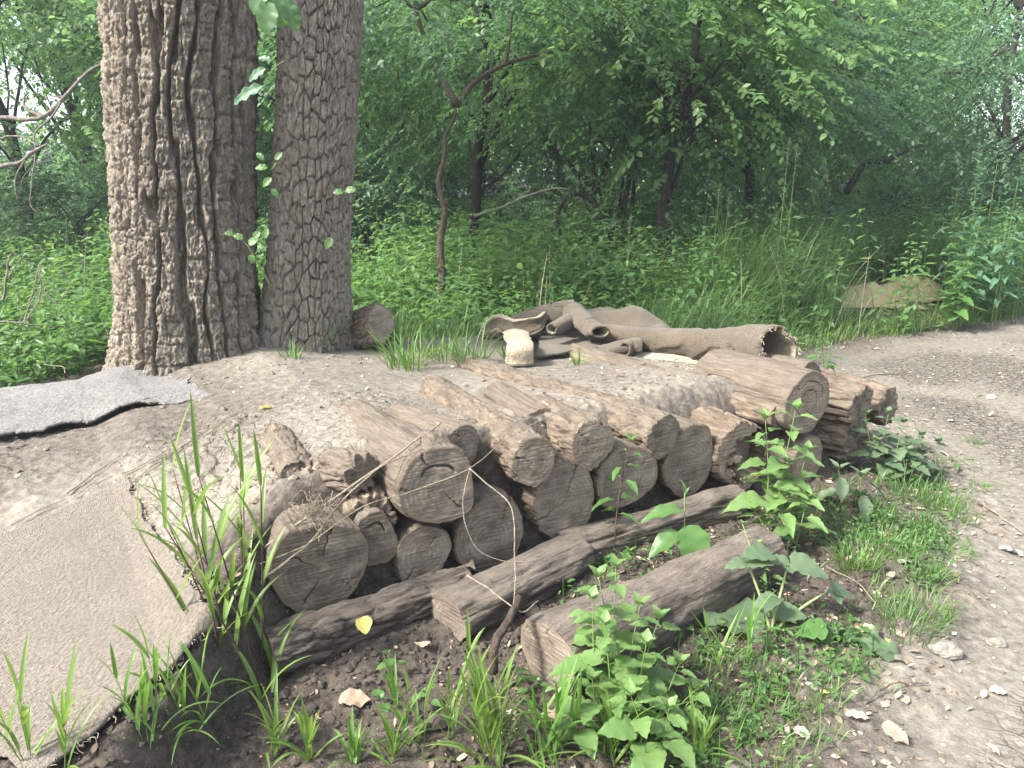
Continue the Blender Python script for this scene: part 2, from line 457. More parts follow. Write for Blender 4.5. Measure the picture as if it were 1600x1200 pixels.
def mound_mask(s, t):
    tf = np.interp(s, [-3, -1.2, -.75, -.40, -.22, -.05, 1.0, 2.6, 3.0, 3.4], [-1.75, -1.2, -.80, -.36, -.17, -.0, .0, .0, .12, .35])
    wv = np.interp(s, [-3, -.4, -.2, 0, .3, 1.2, 1.6, 2.15, 2.5], [.22, .22, .24, .24, .25, .30, .40, .40, .30])
    back = 1 - sstep(2.55, 3.3, t)
    return sstep(0, 1, (t - tf) / wv) * back
def hgt0(x, y):
    x = np.asarray(x, float); y = np.asarray(y, float)
    s, t = st(x, y)
    base = .24 * sstep(1.2, 2.8, t) * (1 - sstep(1.9, 3.3, s)) + .10 * sstep(8, 12, y)
    m = (mound_top(s) + .15 * sstep(.1, 1.5, t) * sstep(.05, -.4, s) * sstep(-2.6, -1.6, s) - .09 * sstep(.35, 1.5, t) * sstep(.3, 1.1, s)) * mound_mask(s, t)
    h = base + np.maximum(m - base, 0) * 1.0
    # the spoil in front of the stack slopes gently up to the logs
    h = h + .06 * np.exp(-((t + .12) / .25) ** 2) * sstep(-.3, .2, s) * (1 - sstep(2.6, 3.1, s))
    h = h + .05 * np.exp(-((s + 1.55) ** 2 / .35 + (t - 2.05) ** 2 / .5))
    # low verge beside the path, the path a little sunk
    sd = path_sd(x, y)
    h = h - .030 * sstep(-.15, .35, sd)
    return h
def hgt(x, y, fine=True):
    h = hgt0(x, y)
    s, t = st(x, y)
    sd = path_sd(x, y)
    rough = 1 - .86 * sstep(-.1, .3, sd)
    h = h + .05 * fbm(x * .9, y * .9, 1.0, 3) * rough
    if fine:
        under = np.zeros(np.shape(x), bool)
        for Pq in FLAT: under |= in_poly(x, y, Pq)
        h_smooth = h
        top = sstep(.25, .7, t) * (1 - sstep(2.2, 2.8, t)) * sstep(-1.2, -.4, s)
        clod = (1 - .85 * top) * rough
        h = h + .030 * fbm(x * 9, y * 9, 2.0, 4, .6) * (.10 + clod) 
        f1, f2, cid = worley(x * 26, y * 26, seed=3)
        h = h + .026 * clod * (cid - .3) * sstep(0, .25, f2 - f1) * sstep(-.1, .25, fbm(x * 2.2, y * 2.2, 5.0, 2))
        # plates of the dried mud on top of the mound
        cw = CRACKF(x, y)
        wx = x + .03 * noise3(x * 9, y * 9, 3.3); wy = y + .03 * noise3(x * 9, y * 9, 8.3)
        g1, g2, gid = worley(wx * 12, wy * 12, seed=9)
        h = h + cw * (.020 * (sstep(0, .13, g2 - g1) - 1) + .005 * (gid - .5) * sstep(0, .13, g2 - g1))
        h = _pack(h, h_smooth, under)
    return h
def _pack(h, hs, under): return np.where(under, hs - .012 + .15 * (h - hs), h)
FLAT = []        # where a carpet lies the soil is pressed flat
def CRACKF(x, y):
    s, t = st(x, y)
    a = sstep(.30, .45, t) * (1 - sstep(1.1, 1.6, t)) * sstep(-.75, -.45, s) * (1 - sstep(.55, .95, s))
    return a * (.35 + .65 * sstep(-.25, .15, fbm(np.asarray(x) * 2.5, np.asarray(y) * 2.5, 9.0, 2)))
def ground(px, py, lift=0.0):
    """the point of the ground seen at a pixel"""
    r = ray(px, py); lam = np.linspace(.8, 30, 3000)
    P = CAM + lam[:, None] * r
    d = P[:, 2] - hgt(P[:, 0], P[:, 1], False)
    i = int(np.argmax(d < 0)) if (d < 0).any() else len(lam) - 1
    p = P[i].copy(); p[2] = float(hgt(np.array([p[0]]), np.array([p[1]]), False)[0]) + lift
    return p
FLAT += [np.array([ground(*q)[:2] for q in c]) for c in (((200, 752), (336, 983), (100, 1232), (-330, 985)), ((-60, 700), (328, 617), (250, 577), (-60, 590)))]
def H(x, y):
    return hgt(np.atleast_1d(np.asarray(x, float)), np.atleast_1d(np.asarray(y, float)), True)

def axis_lines(lo, hi, step, far_lo, far_hi, g=1.09):
    mid = np.arange(lo, hi, step); a = []; b = []
    x = lo; d = step
    while x > far_lo: d *= g; x -= d; a.append(x)
    x = mid[-1]; d = step
    while x < far_hi: d *= g; x += d; b.append(x)
    return np.concatenate([a[::-1], mid, b])
def build_ground():
    X = axis_lines(-2.2, 2.5, .009, -90, 90); Y = axis_lines(1.2, 4.3, .009, -12, 150)
    gx, gy = np.meshgrid(X, Y)
    z = hgt(gx, gy)
    V = np.stack([gx, gy, z], -1).reshape(-1, 3)
    Q = grid_quads(len(Y), len(X))
    cx = gx.ravel()[Q].mean(1); cy = gy.ravel()[Q].mean(1)
    s, t = st(cx, cy); sd = path_sd(cx, cy)
    mm = mound_mask(s, t) * mound_top(s)
    is_path = sd > 0
    is_mound = (~is_path) & (mm > .06) & (s > -3.2) & (s < 3.5)
    s, t = st(V[:, 0], V[:, 1]); sd = path_sd(V[:, 0], V[:, 1])
    n = fbm(V[:, 0] * 2.4, V[:, 1] * 2.4, 4.0, 4)
    topm = sstep(.12, .5, t) * (1 - sstep(2.4, 3.0, t)) * sstep(-1.8, -.9, s) * (1 - sstep(3.0, 3.4, s))
    greyb = 1 - .55 * sstep(.9, 1.4, t) * (1 - sstep(-.2, .5, s))       # trampled moister soil between the carpets
    dry = np.clip(np.maximum(topm * greyb * (.95 + .5 * n), sstep(-.5, .35, sd + .5 * n) * .95), 0, 1)
    side = sstep(1.0, 1.6, s) * sstep(-.2, -.9, t) * (1 - sstep(-.1, .2, sd))
    dry = np.clip(np.maximum(dry, side * (.12 + .6 * n)), 0.02, 1)
    crack = np.clip(.3 * CRACKF(V[:, 0], V[:, 1]) + .9 * sstep(.25, .6, sd) * sstep(-.05, .2, fbm(V[:, 0] * 1.4, V[:, 1] * 1.4, 6., 2) + .12), 0, 1)
    for name, mask in (("ground", ~(is_path | is_mound)), ("path", is_path), ("dirt_mound", is_mound)):
        q = Q[mask]; used = np.unique(q); mp = np.zeros(len(V), int); mp[used] = np.arange(len(used))
        me = mesh_np(name, V[used], mp[q], True, [M['soil']])
        for an, arr in (("dry", dry), ("crack", crack)):
            at = me.attributes.new(an, 'FLOAT', 'POINT'); at.data.foreach_set("value", arr[used].astype(np.float32))
        o = bpy.data.objects.new(name, me); COL.objects.link(o); o["kind"] = "structure"
        o["label"] = {"ground": "dark crumbly woodland soil under the plants", "path": "worn pale dirt path curving off to the right", "dirt_mound": "packed dry dirt mound built up over the logs"}[name]
build_ground()
# ---------------------------------------------------------------- the log stack
def log_radius(R, th, x, seed, kind, L):
    """radius over angle th and length x, the same formula for the bark and the rim of the cut"""
    ph = seed * 1.7
    r = R * (1 + .06 * np.cos(2 * th + ph) + .035 * np.cos(3 * th + ph * 2.1))
    cx, sx = np.cos(th), np.sin(th)
    r = r * (1 + (.12 if kind == 'dark' else .22) * fbm(cx * 1.1 + seed, sx * 1.1, x * 1.6, 3))
    if kind in ('weathered', 'dark'):
        r = r + .004 * fbm(cx * R * 90 + seed, sx * R * 90, x * 4, 3) + (.022 * fbm(cx * 1.8 + seed, sx * 1.8, x * 6, 4) if kind == 'dark' else .010 * fbm(cx * 2.2 + seed, sx * 2.2, x * 7, 3) * sstep(0, .1, x))
        g = noise3(cx * 7 + seed, sx * 7, x * 1.3)
        r = r - .010 * sstep(.035, 0.0, np.abs(g)) * sstep(-.1, .2, noise3(cx * 2, sx * 2 + seed, x * 3))
    elif kind == 'flaky':
        f = fbm(cx * 2.6 + seed, sx * 2.6, x * 6, 4)
        fade = sstep(0, .07, x)
        r = r + R * .075 * sstep(-.03, .03, f) * (.3 + .7 * fade)
        f1, f2, cid = worley(th * R / .055, x / .10, None, int(seed) % 11)
        r = r - .008 * sstep(.14, 0, f2 - f1) + .005 * fbm(cx * R * 60, sx * R * 60, x * 30, 3)
    elif kind == 'pale':
        r = r + .006 * fbm(cx * R * 80 + seed, sx * R * 80, x * 5, 3) + .012 * fbm(cx * 2 + seed, sx * 2, x * 5, 3)
    elif kind == 'rotten':
        r = r + .014 * fbm(cx * R * 45 + seed, sx * R * 45, x * 5, 4) + .02 * fbm(cx * 3 + seed, sx * 3, x * 9, 3)
        f1, f2, cid = worley(th * R / .05, x / .17, None, int(seed) % 11)
        r = r - .012 * sstep(.16, 0, f2 - f1)
    elif kind == 'bark':
        nu = max(6, int(2 * np.pi * R / .045))
        f1, f2, cid = worley(th / (2 * np.pi) * nu + .6 * noise3(cx * 3, sx * 3, x * 6), x / .09, nu, int(seed) % 11)
        r = r - .014 * sstep(.25, 0, f2 - f1) + .006 * (cid - .5)
    return r
def make_log(label, P, axis, D, L, kind='weathered', bark='wood_weathered', end='end_dark', seed=1.0, asp=1.0, roll=0.0, cracks=(), hollow=0.0, chew=0.0, group="logs stacked along the front of the dirt mound", wedge=0.0, knob=None, taper=0.0, step=.009, rotbig=0.0):
    """axis points from the cut face (at P) back along the log; local X is the axis"""
    axis = np.asarray(axis, float); axis /= np.linalg.norm(axis)
    X = Vector(axis); Zr = Vector((0, 0, 1)); Y = Zr.cross(X).normalized(); Z = X.cross(Y)
    rot = Matrix((X, Y, Z)).transposed().to_quaternion() @ Quaternion((1, 0, 0), roll)
    R = D / 2; n = int(np.clip(2 * np.pi * R / .0055, 80, 200))
    th = np.linspace(0, 2 * np.pi, n, endpoint=False)
    xs = np.concatenate([[0, .003, .008], np.arange(.016, L, step), [L]])
    xg, tg = np.meshgrid(xs, th, indexing='ij')
    r = log_radius(R, tg, xg, seed, kind, L) * (1 - taper * xg / L)
    bev = np.interp(xg, [0, .003, .008, .03], [.955, .98, .994, 1.0]); r = r * bev
    if chew: # splintered end instead of a clean cut
        xoff = .6 * chew * fbm(np.cos(tg) * 4 + seed, np.sin(tg) * 4, 1.0, 4) * sstep(.12, 0, xg)
    else: xoff = .004 * noise3(np.cos(tg) * 2 + seed, np.sin(tg) * 2, 0.5) * sstep(.02, 0, xg)
    V = np.stack([xg + xoff, r * np.cos(tg) * asp, r * np.sin(tg)], -1)
    if wedge: V[..., 0] += wedge * V[..., 2] * sstep(.25, 0, xg)   # slanted cut
    if knob:  # a sawn-off branch stub: (x, angle, size, height)
        d = np.hypot(V[..., 0] - knob[0], np.arctan2(np.sin(tg - knob[1]), np.cos(tg - knob[1])) * R)
        lift = knob[3] * sstep(knob[2], knob[2] * .45, d) * (1 + .5 * fbm(xg * 60, tg * 9, seed, 3))
        V[..., 1] += lift * np.cos(tg); V[..., 2] += lift * np.sin(tg)
    body = V.reshape(-1, 3); nb = len(body)
    polys = [grid_quads(len(xs), n, True), (np.arange(n) + (len(xs) - 1) * n)[None]]
    o = part("log", body, polys, M[bark]); o.location = P; o.rotation_mode = 'QUATERNION'; o.rotation_quaternion = rot
    setp(o, label, "log", group)
    # the cut face: a disc with its own saw marks, growth cracks and rot
    nr = int(np.clip(R / .0028, 30, 60)); rho = np.linspace(0, 1, nr)
    rim = V[0]
    rg = rho[:, None, None] * rim[None, :, 1:]
    yy, zz = rg[..., 0], rg[..., 1]
    rr = np.broadcast_to(rho[:, None], yy.shape); tt = np.broadcast_to(th[None], yy.shape)
    x = rim[None, :, 0] * rr + (wedge * zz * (1 - rr) if wedge else 0)
    x = x + (1 - rr ** 6) * (.006 * fbm(yy * 18 + seed, zz * 18, seed, 4) + .0016 * noise3(yy * 20 + zz * 260, yy * 8, seed))
    if chew: x = x + chew * .5 * fbm(yy * 22 + seed, zz * 22, 2.0, 4) * (1 - rr ** 8)
    for c in cracks:
        if c[0] == 'r':    # radial: angle, rho0, rho1, width, wiggle
            a = c[1] + c[5] * fbm(rr * 3, seed + c[1], 0.0, 3) if len(c) > 5 else c[1] + .22 * fbm(rr * 4, seed + c[1], 0.0, 3)
            d = np.abs(np.arctan2(np.sin(tt - a), np.cos(tt - a))) * rr * R
            w = .8 * c[4] * (.2 + .8 * np.clip((rr - c[2]) / (c[3] - c[2] + 1e-6), 0, 1))
            msk = sstep(c[2] - .04, c[2] + .02, rr) * sstep(c[3] + .04, c[3] - .02, rr)
            x = x + .035 * sstep(w, w * .3, d) * msk
        else:              # ring shake: rho, a0, a1, width
            q = np.abs(rr - c[1] - .06 * fbm(np.cos(tt) * 1.5, np.sin(tt) * 1.5, seed, 3)) * R
            da = np.mod(tt - c[2], 2 * np.pi); span = (c[3] - c[2]) % (2 * np.pi)
            x = x + .03 * sstep(c[4], c[4] * .3, q) * sstep(0, .2, da) * sstep(span, span - .2, da)
    if hollow:
        q = fbm(yy * 16 + seed, zz * 16, 3.0, 4)
        rc = np.hypot(yy / R + .42, zz / R - .05); x = x + hollow * sstep(.12, -.08, rc - .40 - rotbig - .9 * q)
    W = np.stack([x, yy, zz], -1)
    # first ring collapses to the centre; keep quads
    e = part("cut_face", W.reshape(-1, 3), grid_quads(nr, n, True)[:, ::-1], M[end], o)
    at_ = e.data.attributes.new("rho", 'FLOAT', 'POINT'); at_.data.foreach_set("value", np.ascontiguousarray(rr, np.float32).ravel())
    return o
EX = np.array([*E2, 0.0])       # back along the stack
def ax(deg=0.0, tilt=0.0):
    a = math.radians(deg); v = EX * math.cos(a) + np.array([*E1, 0]) * math.sin(a); v[2] = math.tan(math.radians(tilt)); return v
def dia(px_h, P): return 1.09 * px_h / F * depth_of(P)
def face_log(px, py, hpx, t, L, label, deg=0, tilt=0, **k):
    P = at_t(px, py, t); return make_log(label, P, ax(deg, tilt), dia(hpx, P), L, **k)
r_ = lambda *a: ('r', *a)
face_log(503, 889, 146, 0, .55, "thick log with straight saw marks at the front left corner of the stack", 4, -1, seed=1.3, cracks=(r_(1.75, .3, 1, .005), r_(.6, .15, .6, .004), r_(-1.1, .2, .75, .005), r_(-2.4, .5, .9, .003)), asp=1.0)
face_log(589, 846, 78, .04, .075, "dark sawn log end under a split pale piece of bark", 6, 0, seed=2.2, bark='wood_dark', cracks=(('a', .6, 1.0, 2.4, .004),), asp=.92)
face_log(582, 812, 74, .085, .34, "split log with bare streaked silvery wood beside the front left log", 14, 0, kind='rotten', bark='wood_pale', seed=3.1, chew=.06, asp=.9)
face_log(661, 866, 88, .02, .4, "small round log end low between two bigger logs", 2, -3, seed=4.6, end='end_grey', cracks=(r_(-.9, .5, 1, .005), r_(2.4, .2, .7, .003)), asp=.95)
face_log(566, 740, 52, .12, .16, "short broken log chunk in the hollow behind the split log", -18, -6, kind='rotten', bark='wood_weathered', seed=5.4, asp=1.15, chew=.02)
face_log(470, 745, 46, .36, .5, "crumbling log end with bright yellow rot left of the split log", 6, 0, kind='flaky', bark='wood_flaky', seed=6.3, chew=.07, asp=1.25)
face_log(689, 764, 126, -.04, .95, "stout bare log with a curved ring crack and a frayed branch stub on top", 3, -4, seed=7.2, end='end_grey', bark='wood_weathered', cracks=(('a', .58, .55, 2.5, .006), r_(1.1, .55, 1, .005), r_(3.9, .15, .75, .003), r_(.1, .6, 1, .003)), knob=(.10, 1.75, .075, .035), asp=.9, rotbig=0)
face_log(722, 700, 62, .12, .6, "small dark log end peeking out behind the stub log", 0, -5, seed=8.8, bark='wood_weathered', cracks=(r_(1.3, .3, 1, .003),), asp=.95)
face_log(834, 722, 72, 0, 1.15, "barky log with flaking orange patches pointing up the mound", 8, -1.5, kind='flaky', bark='wood_flaky', end='end_grey', seed=9.1, cracks=(r_(.4, .1, .9, .003), r_(3.0, .1, .5, .003)))
face_log(846, 662, 46, .30, .55, "thin grey log end set back at the top of the stack", 12, -1, seed=10.5, bark='wood_weathered', end='end_dark', asp=1.1)
face_log(925, 696, 74, .03, .5, "mid sized log with peeling bark above the widest gap", 6, -1, kind='flaky', bark='wood_flaky', end='end_grey', seed=11.7, cracks=(r_(.8, .2, 1, .003),), asp=.95)
face_log(764, 842, 116, .01, .6, "weathered log leaning under the stub log with cross checks along its side", 4, -2, seed=12.4, bark='wood_weathered', cracks=(r_(2.2, .5, 1, .003),), asp=.98)
face_log(882, 786, 118, .02, .55, "broad log end split by a long bent crack", 5, -1, seed=13.3, bark='wood_flaky', kind='flaky', end='end_grey', cracks=(r_(1.95, .05, .95, .007, .2), r_(-.35, .05, .98, .006, .25)), asp=.95)
face_log(981, 746, 104, .02, .5, "smooth sawn log end behind the slim upright weed", 3, -1, seed=14.9, end='end_grey', cracks=(r_(2.6, .3, .8, .003),), asp=.98)
face_log(1038, 681, 64, .02, 1.75, "long half buried log running back across the whole mound", 0, -1.2, kind='flaky', bark='wood_flaky', end='end_dark', seed=15.6, asp=1.0,  cracks=(r_(-.9, .2, .9, .003),), taper=.25)
face_log(1078, 720, 106, .06, .5, "wide grimy log end with a dark knot hole", 2, -1, seed=16.1, bark='wood_weathered', end='end_grey', cracks=(r_(-.8, .2, .7, .004), r_(-1.6, .3, .9, .003)), asp=.98)
face_log(1160, 716, 112, .02, .55, "rotten hollow log end with a jagged black cavity", 4, -1, kind='rotten', bark='wood_rotten', end='end_warm', seed=17.8, hollow=.10, rotbig=.05, asp=.92)
face_log(1222, 650, 42, .06, 1.55, "long pale curved log half sunk in the mound", -2, .9, kind='pale', bark='wood_flaky', end='end_dark', seed=18.4, taper=-.15, asp=1.25)
face_log(1262, 631, 97, .0, .62, "clean brown log end with clear growth rings at the top right", 2, 0, seed=19.2, bark='wood_weathered', end='end_warm', cracks=(('a', .45, .3, 6.0, .0035), ('a', .72, .9, 2.9, .003), r_(.9, .7, 1, .003)), asp=.96)
face_log(1262, 720, 72, .02, .4, "small log end at ground level below the growth ring log", 0, 0, seed=20.1, bark='wood_dark', end='end_warm', asp=1.0)
face_log(1268, 588, 46, .32, .4, "grey log end tucked under the mouth of the carpet roll", 0, 0, seed=21.5, bark='wood_weathered', end='end_dark')
face_log(1344, 638, 66, .05, .45, "rough barked broken log resting on the split log at the right end", -12, 3, kind='rotten', bark='wood_flaky', end='end_dark', seed=22.6, chew=.03, hollow=.03, asp=1.05)
face_log(1338, 684, 74, .06, .5, "dark split log with stringy torn wood at the bottom right", -12, 0, kind='rotten', bark='wood_rotten', end='end_dark', seed=23.3, chew=.05, asp=1.1)
face_log(1388, 636, 58, .10, .6, "last log at the far right tip with a torn dark end", -6, 3, kind='rotten', bark='wood_rotten', end='end_dark', seed=24.7, chew=.04, asp=1.0)
face_log(1150, 830, 0.1, .6, .05, "x", seed=1.) if False else None
# the base logs lie lengthways in front of the stack
def base_log(pa, pb, za, zb, D, label, **k):
    A, B = at_z(*pa, za), at_z(*pb, zb); make_log(label, A, B - A, D, np.linalg.norm(B - A), group="base logs lying lengthways in front of the stack", **k)
base_log((420, 1022), (728, 916), .07, .085, .155, "long knotted base log with the yellow leaf lying on it", kind='rotten', bark='wood_dark', end='end_dark', seed=31.2, asp=1.0, knob=(.18, 2.4, .05, .02))
base_log((697, 968), (902, 868), .08, .085, .185, "short base log between the yellow leaf log and the squared beam", kind='dark', bark='wood_dark', end='end_dark', seed=32.8, cracks=(r_(.5, .1, .9, .004),))
base_log((856, 1030), (1190, 868), .085, .085, .25, "heavy squared base log nearest the camera", kind='dark', bark='wood_dark', end='end_dark', seed=33.5, asp=.95, cracks=(r_(1.5, .3, 1, .003), r_(.5, .2, .9, .003)))
base_log((1150, 782), (882, 862), .11, .09, .150, "rounded base log lying behind the squared beam", kind='dark', bark='wood_dark', end='end_grey', seed=34.1)
# ---------------------------------------------------------------- the two old trunks on the mound
def trunk_mesh(name, ctrl, zs_top, bark, mat, parent, nu, nth=560, flare=(.12, .30), vlen=.40, depth=.03, cross_amt=.4, seed=0, lobes=0.0, dz=.0075):
    """ctrl rows: z (above the foot), x, y offset of the axis, radius"""
    ctrl = np.asarray(ctrl, float)
    z = np.concatenate([np.arange(-.25, 2.75, dz), 2.75 + np.cumsum(np.linspace(dz, .35, 40))])
    z = z[z < zs_top]
    th = np.linspace(0, 2 * np.pi, nth, endpoint=False)
    zg, tg = np.meshgrid(z, th, indexing='ij')
    ip = lambda c: np.interp(zg, ctrl[:, 0], ctrl[:, c])
    R = ip(3); cx, sx = np.cos(tg), np.sin(tg)
    fl = np.exp(-np.maximum(zg + .05, 0) / flare[1]) * flare[0]
    R = R * (1 + fl * (1 + .9 * np.cos(5 * tg + seed)) + .05 * np.cos(2 * tg + seed) + .03 * np.cos(3 * tg + 1.3 * seed))
    R = R + lobes * fbm(cx * 1.6 + seed, sx * 1.6, zg * .35, 2)
    u = tg / (2 * np.pi) * nu
    warp = 1.1 * fbm(cx * 2.2 + seed, sx * 2.2, zg * 1.3, 3) + .9 * fbm(cx * 7, sx * 7, zg * 3.2 + seed, 3)
    wu = u + warp * (.75 if bark == 'furrow' else .55)
    # long interlacing ridges, split by furrows
    wu = wu + .14 * fbm(cx * 16 + seed, sx * 16, zg * 14, 3)
    row = np.floor(wu); fr = wu - row - .5
    wid = .50 + .5 * fbm(cx * 9 + seed, sx * 9, zg * 2.2, 2)
    ridge = sstep(.49, .29, np.abs(fr) / (.8 + .35 * wid))
    cross = noise3(cx * 8 + 9, sx * 8, zg * 2.4 + seed)
    bridge = sstep(.27, .34, cross)                      # places where neighbouring ridges join
    ridge = np.maximum(ridge, bridge * .75)
    # cross breaks: every ridge is cut into plates of uneven length
    hr = noise3(row * 3.7 + .3, seed + .5, .5) * 9 + 1.5 * noise3(row * 2.9, zg / vlen * .35, 7.5)
    pv = zg / vlen + hr + .55 * fr * noise3(row * 1.3, zg * 3, 1.5) + .8 * noise3(row * 5.1, zg / vlen * .6, 2.5)
    pj = np.floor(pv); pf = pv - pj
    brk = sstep(0, .07, np.minimum(pf, 1 - pf))
    jitter = noise3(row * 7.3 + .5, pj * 5.9 + .5, seed + .5)
    if bark != 'furrow':
        bu = u + .5 * warp; c1, c2, ci = worley(bu, zg / vlen + .35 * noise3(np.floor(bu) * 3.1, .5, seed) * 3, nu, seed, .8)
        ridge = sstep(.02, .12, c2 - c1); jitter = ci - .5; brk = 1.0
    f1, f2, cid = worley(wu * 2.3, zg / (vlen * .7), int(nu * 2.3) if False else None, seed + 3)
    chip = sstep(0, .15, f2 - f1)
    h = depth * (ridge - 1) + ridge * depth * (cross_amt * (brk - 1) + .20 * jitter + .12 * (chip - 1) + .25 * (cid - .5))
    h = h + depth * (.22 if bark == 'furrow' else .36) * fbm(cx * R * 60 + seed, sx * R * 60, zg * 22, 4)
    h = h + depth * .2 * fbm(cx * R * 200 + seed, sx * R * 200, zg * 120, 2)
    r = R + h
    V = np.stack([ip(1) + r * cx, ip(2) + r * sx, zg], -1).reshape(-1, 3)
    return part(name, V, [grid_quads(len(z), nth, True), (np.arange(nth) + (len(z) - 1) * nth)[None]], mat, parent)
tp = at_z(297, 580, .44); tp = CAM + (tp - CAM) * 1.09
tp[2] = .44
big = thing("old_tree", "massive old tree trunk with deep furrowed bark on the left of the mound", "tree", tp, "twin old trunks on the mound")
lean = .075
trunk_mesh("trunk", [(-.3, .0, 0, .425), (0, .015, 0, .42), (.6, .05, 0, .405), (1.3, .105, 0, .41), (2.2, .185, .0, .422), (4, .32, 0, .41), (7, .5, 0, .33)], 4.0, 'furrow', M['bark_furrowed'], big, 25, 640, (.12, .22), .15, .085, cross_amt=.16, seed=2, lobes=.05)
tq = at_z(476, 556, .46); tq = CAM + (tq - CAM) * 1.055; tq[2] = .44
sec = thing("younger_tree", "slimmer trunk with small blocky bark plates right of the massive trunk", "tree", tq, "twin old trunks on the mound")
trunk_mesh("trunk", [(-.3, -.02, 0, .275), (0, 0, 0, .268), (.5, .055, 0, .240), (1.0, .115, 0, .230), (1.6, .185, 0, .226), (2.4, .265, 0, .226), (5, .42, 0, .2)], 3.9, 'block', M['bark_blocky'], sec, 34, 600, (.15, .24), .115, .030, cross_amt=.7, seed=5, lobes=.02)
# barked stump block leaning against it
P = at_z(566, 508, .60); P[1] += .05
make_log("bark covered stump block leaning beside the slimmer trunk", P + np.array([.13, -.10, .02]), (-.72, .55, -.30), .26, .27, kind='bark', bark='bark_stump', end='end_warm', seed=41.3, group=None, asp=.85)
# ---------------------------------------------------------------- leaves and blades, many at a time
def norm(v): return v / (np.linalg.norm(v, axis=-1, keepdims=True) + 1e-9)
LEAF6_V = np.array([[0, 0, 0], [.36, .28, .05], [.34, .66, .02], [0, 1, -.10], [-.34, .66, .02], [-.36, .28, .05]])
LEAF6_Q = np.array([[0, 1, 2, 3], [0, 3, 4, 5]])
def leaf_hi(prof='ovate', rows=11, fold=.22, droop=.28, serr=.0, wave=.03):
    y = np.linspace(0, 1, rows); 
    if prof == 'ovate': w = np.interp(y, [0, .06, .16, .30, .45, .62, .8, .93, 1], [.03, .26, .44, .5, .46, .34, .18, .06, .0])
    elif prof == 'lance': w = np.interp(y, [0, .1, .25, .45, .65, .85, 1], [.04, .24, .42, .5, .42, .2, 0])
    elif prof == 'heart': w = np.interp(y, [0, .04, .14, .30, .5, .7, .88, 1], [.24, .46, .56, .58, .5, .34, .15, 0])
    else: w = np.interp(y, [0, .15, .4, .6, .85, 1], [.1, .4, .5, .5, .32, 0])
    if serr: w = w * (1 + serr * np.where(np.arange(rows) % 2, 1, -1)); w[-1] = 0
    V = []
    for j in range(rows):
        for c, k in enumerate((-1, -.5, 0, .5, 1)):
            x = k * w[j]; z = fold * abs(x) - droop * y[j] ** 2 + wave * math.sin(j * 1.9 + c) * abs(k) - (.10 * x * x if abs(k) == 1 else 0)
            V.append((x, y[j] - (.04 * abs(k) if prof == 'heart' and j == 0 else 0), z))
    return np.array(V), grid_quads(rows, 5)
LF_OVATE = leaf_hi('ovate', 13, .25, .30, .05); LF_LANCE = leaf_hi('lance', 11, .25, .35); LF_HEART = leaf_hi('heart', 13, .18, .22, .05); LF_BROAD = leaf_hi('broad', 11, .2, .3, .04, .06)
def leaf_batch(tmpl, pos, ydir, nrm, length, width):
    TV, TQ = tmpl
    pos = np.atleast_2d(pos); n = len(pos)
    y = norm(np.atleast_2d(ydir)); z = norm(np.atleast_2d(nrm) - y * (np.atleast_2d(nrm) * y).sum(1, keepdims=True)); x = np.cross(y, z)
    L = np.broadcast_to(length, (n,)); W = np.broadcast_to(width, (n,))
    V = pos[:, None] + TV[None, :, 0:1] * (x * W[:, None])[:, None] + TV[None, :, 1:2] * (y * L[:, None])[:, None] + TV[None, :, 2:3] * (z * L[:, None])[:, None]
    Q = TQ[None] + (np.arange(n) * len(TV))[:, None, None]
    return V.reshape(-1, 3), Q.reshape(-1, TQ.shape[1])
def blades(pos, az, elev, length, width, bend, nseg=7, fold=True, twist=0.0):
    """grass blades: start at elevation elev (rad), curl over by bend (rad) along the length"""
    n = len(pos); u = np.linspace(0, 1, nseg + 1)
    L = np.broadcast_to(length, (n,)); W = np.broadcast_to(width, (n,)); az = np.broadcast_to(az, (n,)); elev = np.broadcast_to(elev, (n,)); bend = np.broadcast_to(bend, (n,))
    a = elev[:, None] - bend[:, None] * (u[None] ** 1.5)
    da = L[:, None] / nseg
    hx = np.concatenate([np.zeros((n, 1)), np.cumsum(np.cos(a[:, :-1]) * da, 1)], 1)
    hz = np.concatenate([np.zeros((n, 1)), np.cumsum(np.sin(a[:, :-1]) * da, 1)], 1)
    D = np.stack([np.cos(az), np.sin(az), 0 * az], -1); S = np.stack([-np.sin(az), np.cos(az), 0 * az], -1)
    C = pos[:, None] + D[:, None] * hx[..., None] + np.array([0, 0, 1.0]) * hz[..., None]
    w = np.interp(u, [0, .12, .4, .75, 1], [.55, .9, 1, .62, .03])[None] * W[:, None] / 2
    Nn = np.stack([-np.sin(a) * np.cos(az)[:, None], -np.sin(a) * np.sin(az)[:, None], np.cos(a)], -1)
    tw = twist * u[None, :, None]
    Sx = S[:, None] * np.cos(tw) + Nn * np.sin(tw)
    cols = [C - Sx * w[..., None] + (Nn * w[..., None] * .45 if fold else 0), C, C + Sx * w[..., None] + (Nn * w[..., None] * .45 if fold else 0)] if fold else [C - Sx * w[..., None], C + Sx * w[..., None]]
    k = len(cols); V = np.stack(cols, 2)           # n, nseg+1, k, 3
    Q = grid_quads(nseg + 1, k)[None] + (np.arange(n) * (nseg + 1) * k)[:, None, None]
    return V.reshape(-1, 3), Q.reshape(-1, 4)
RA = random.Random(5)
def U(a, b): return RA.uniform(a, b)

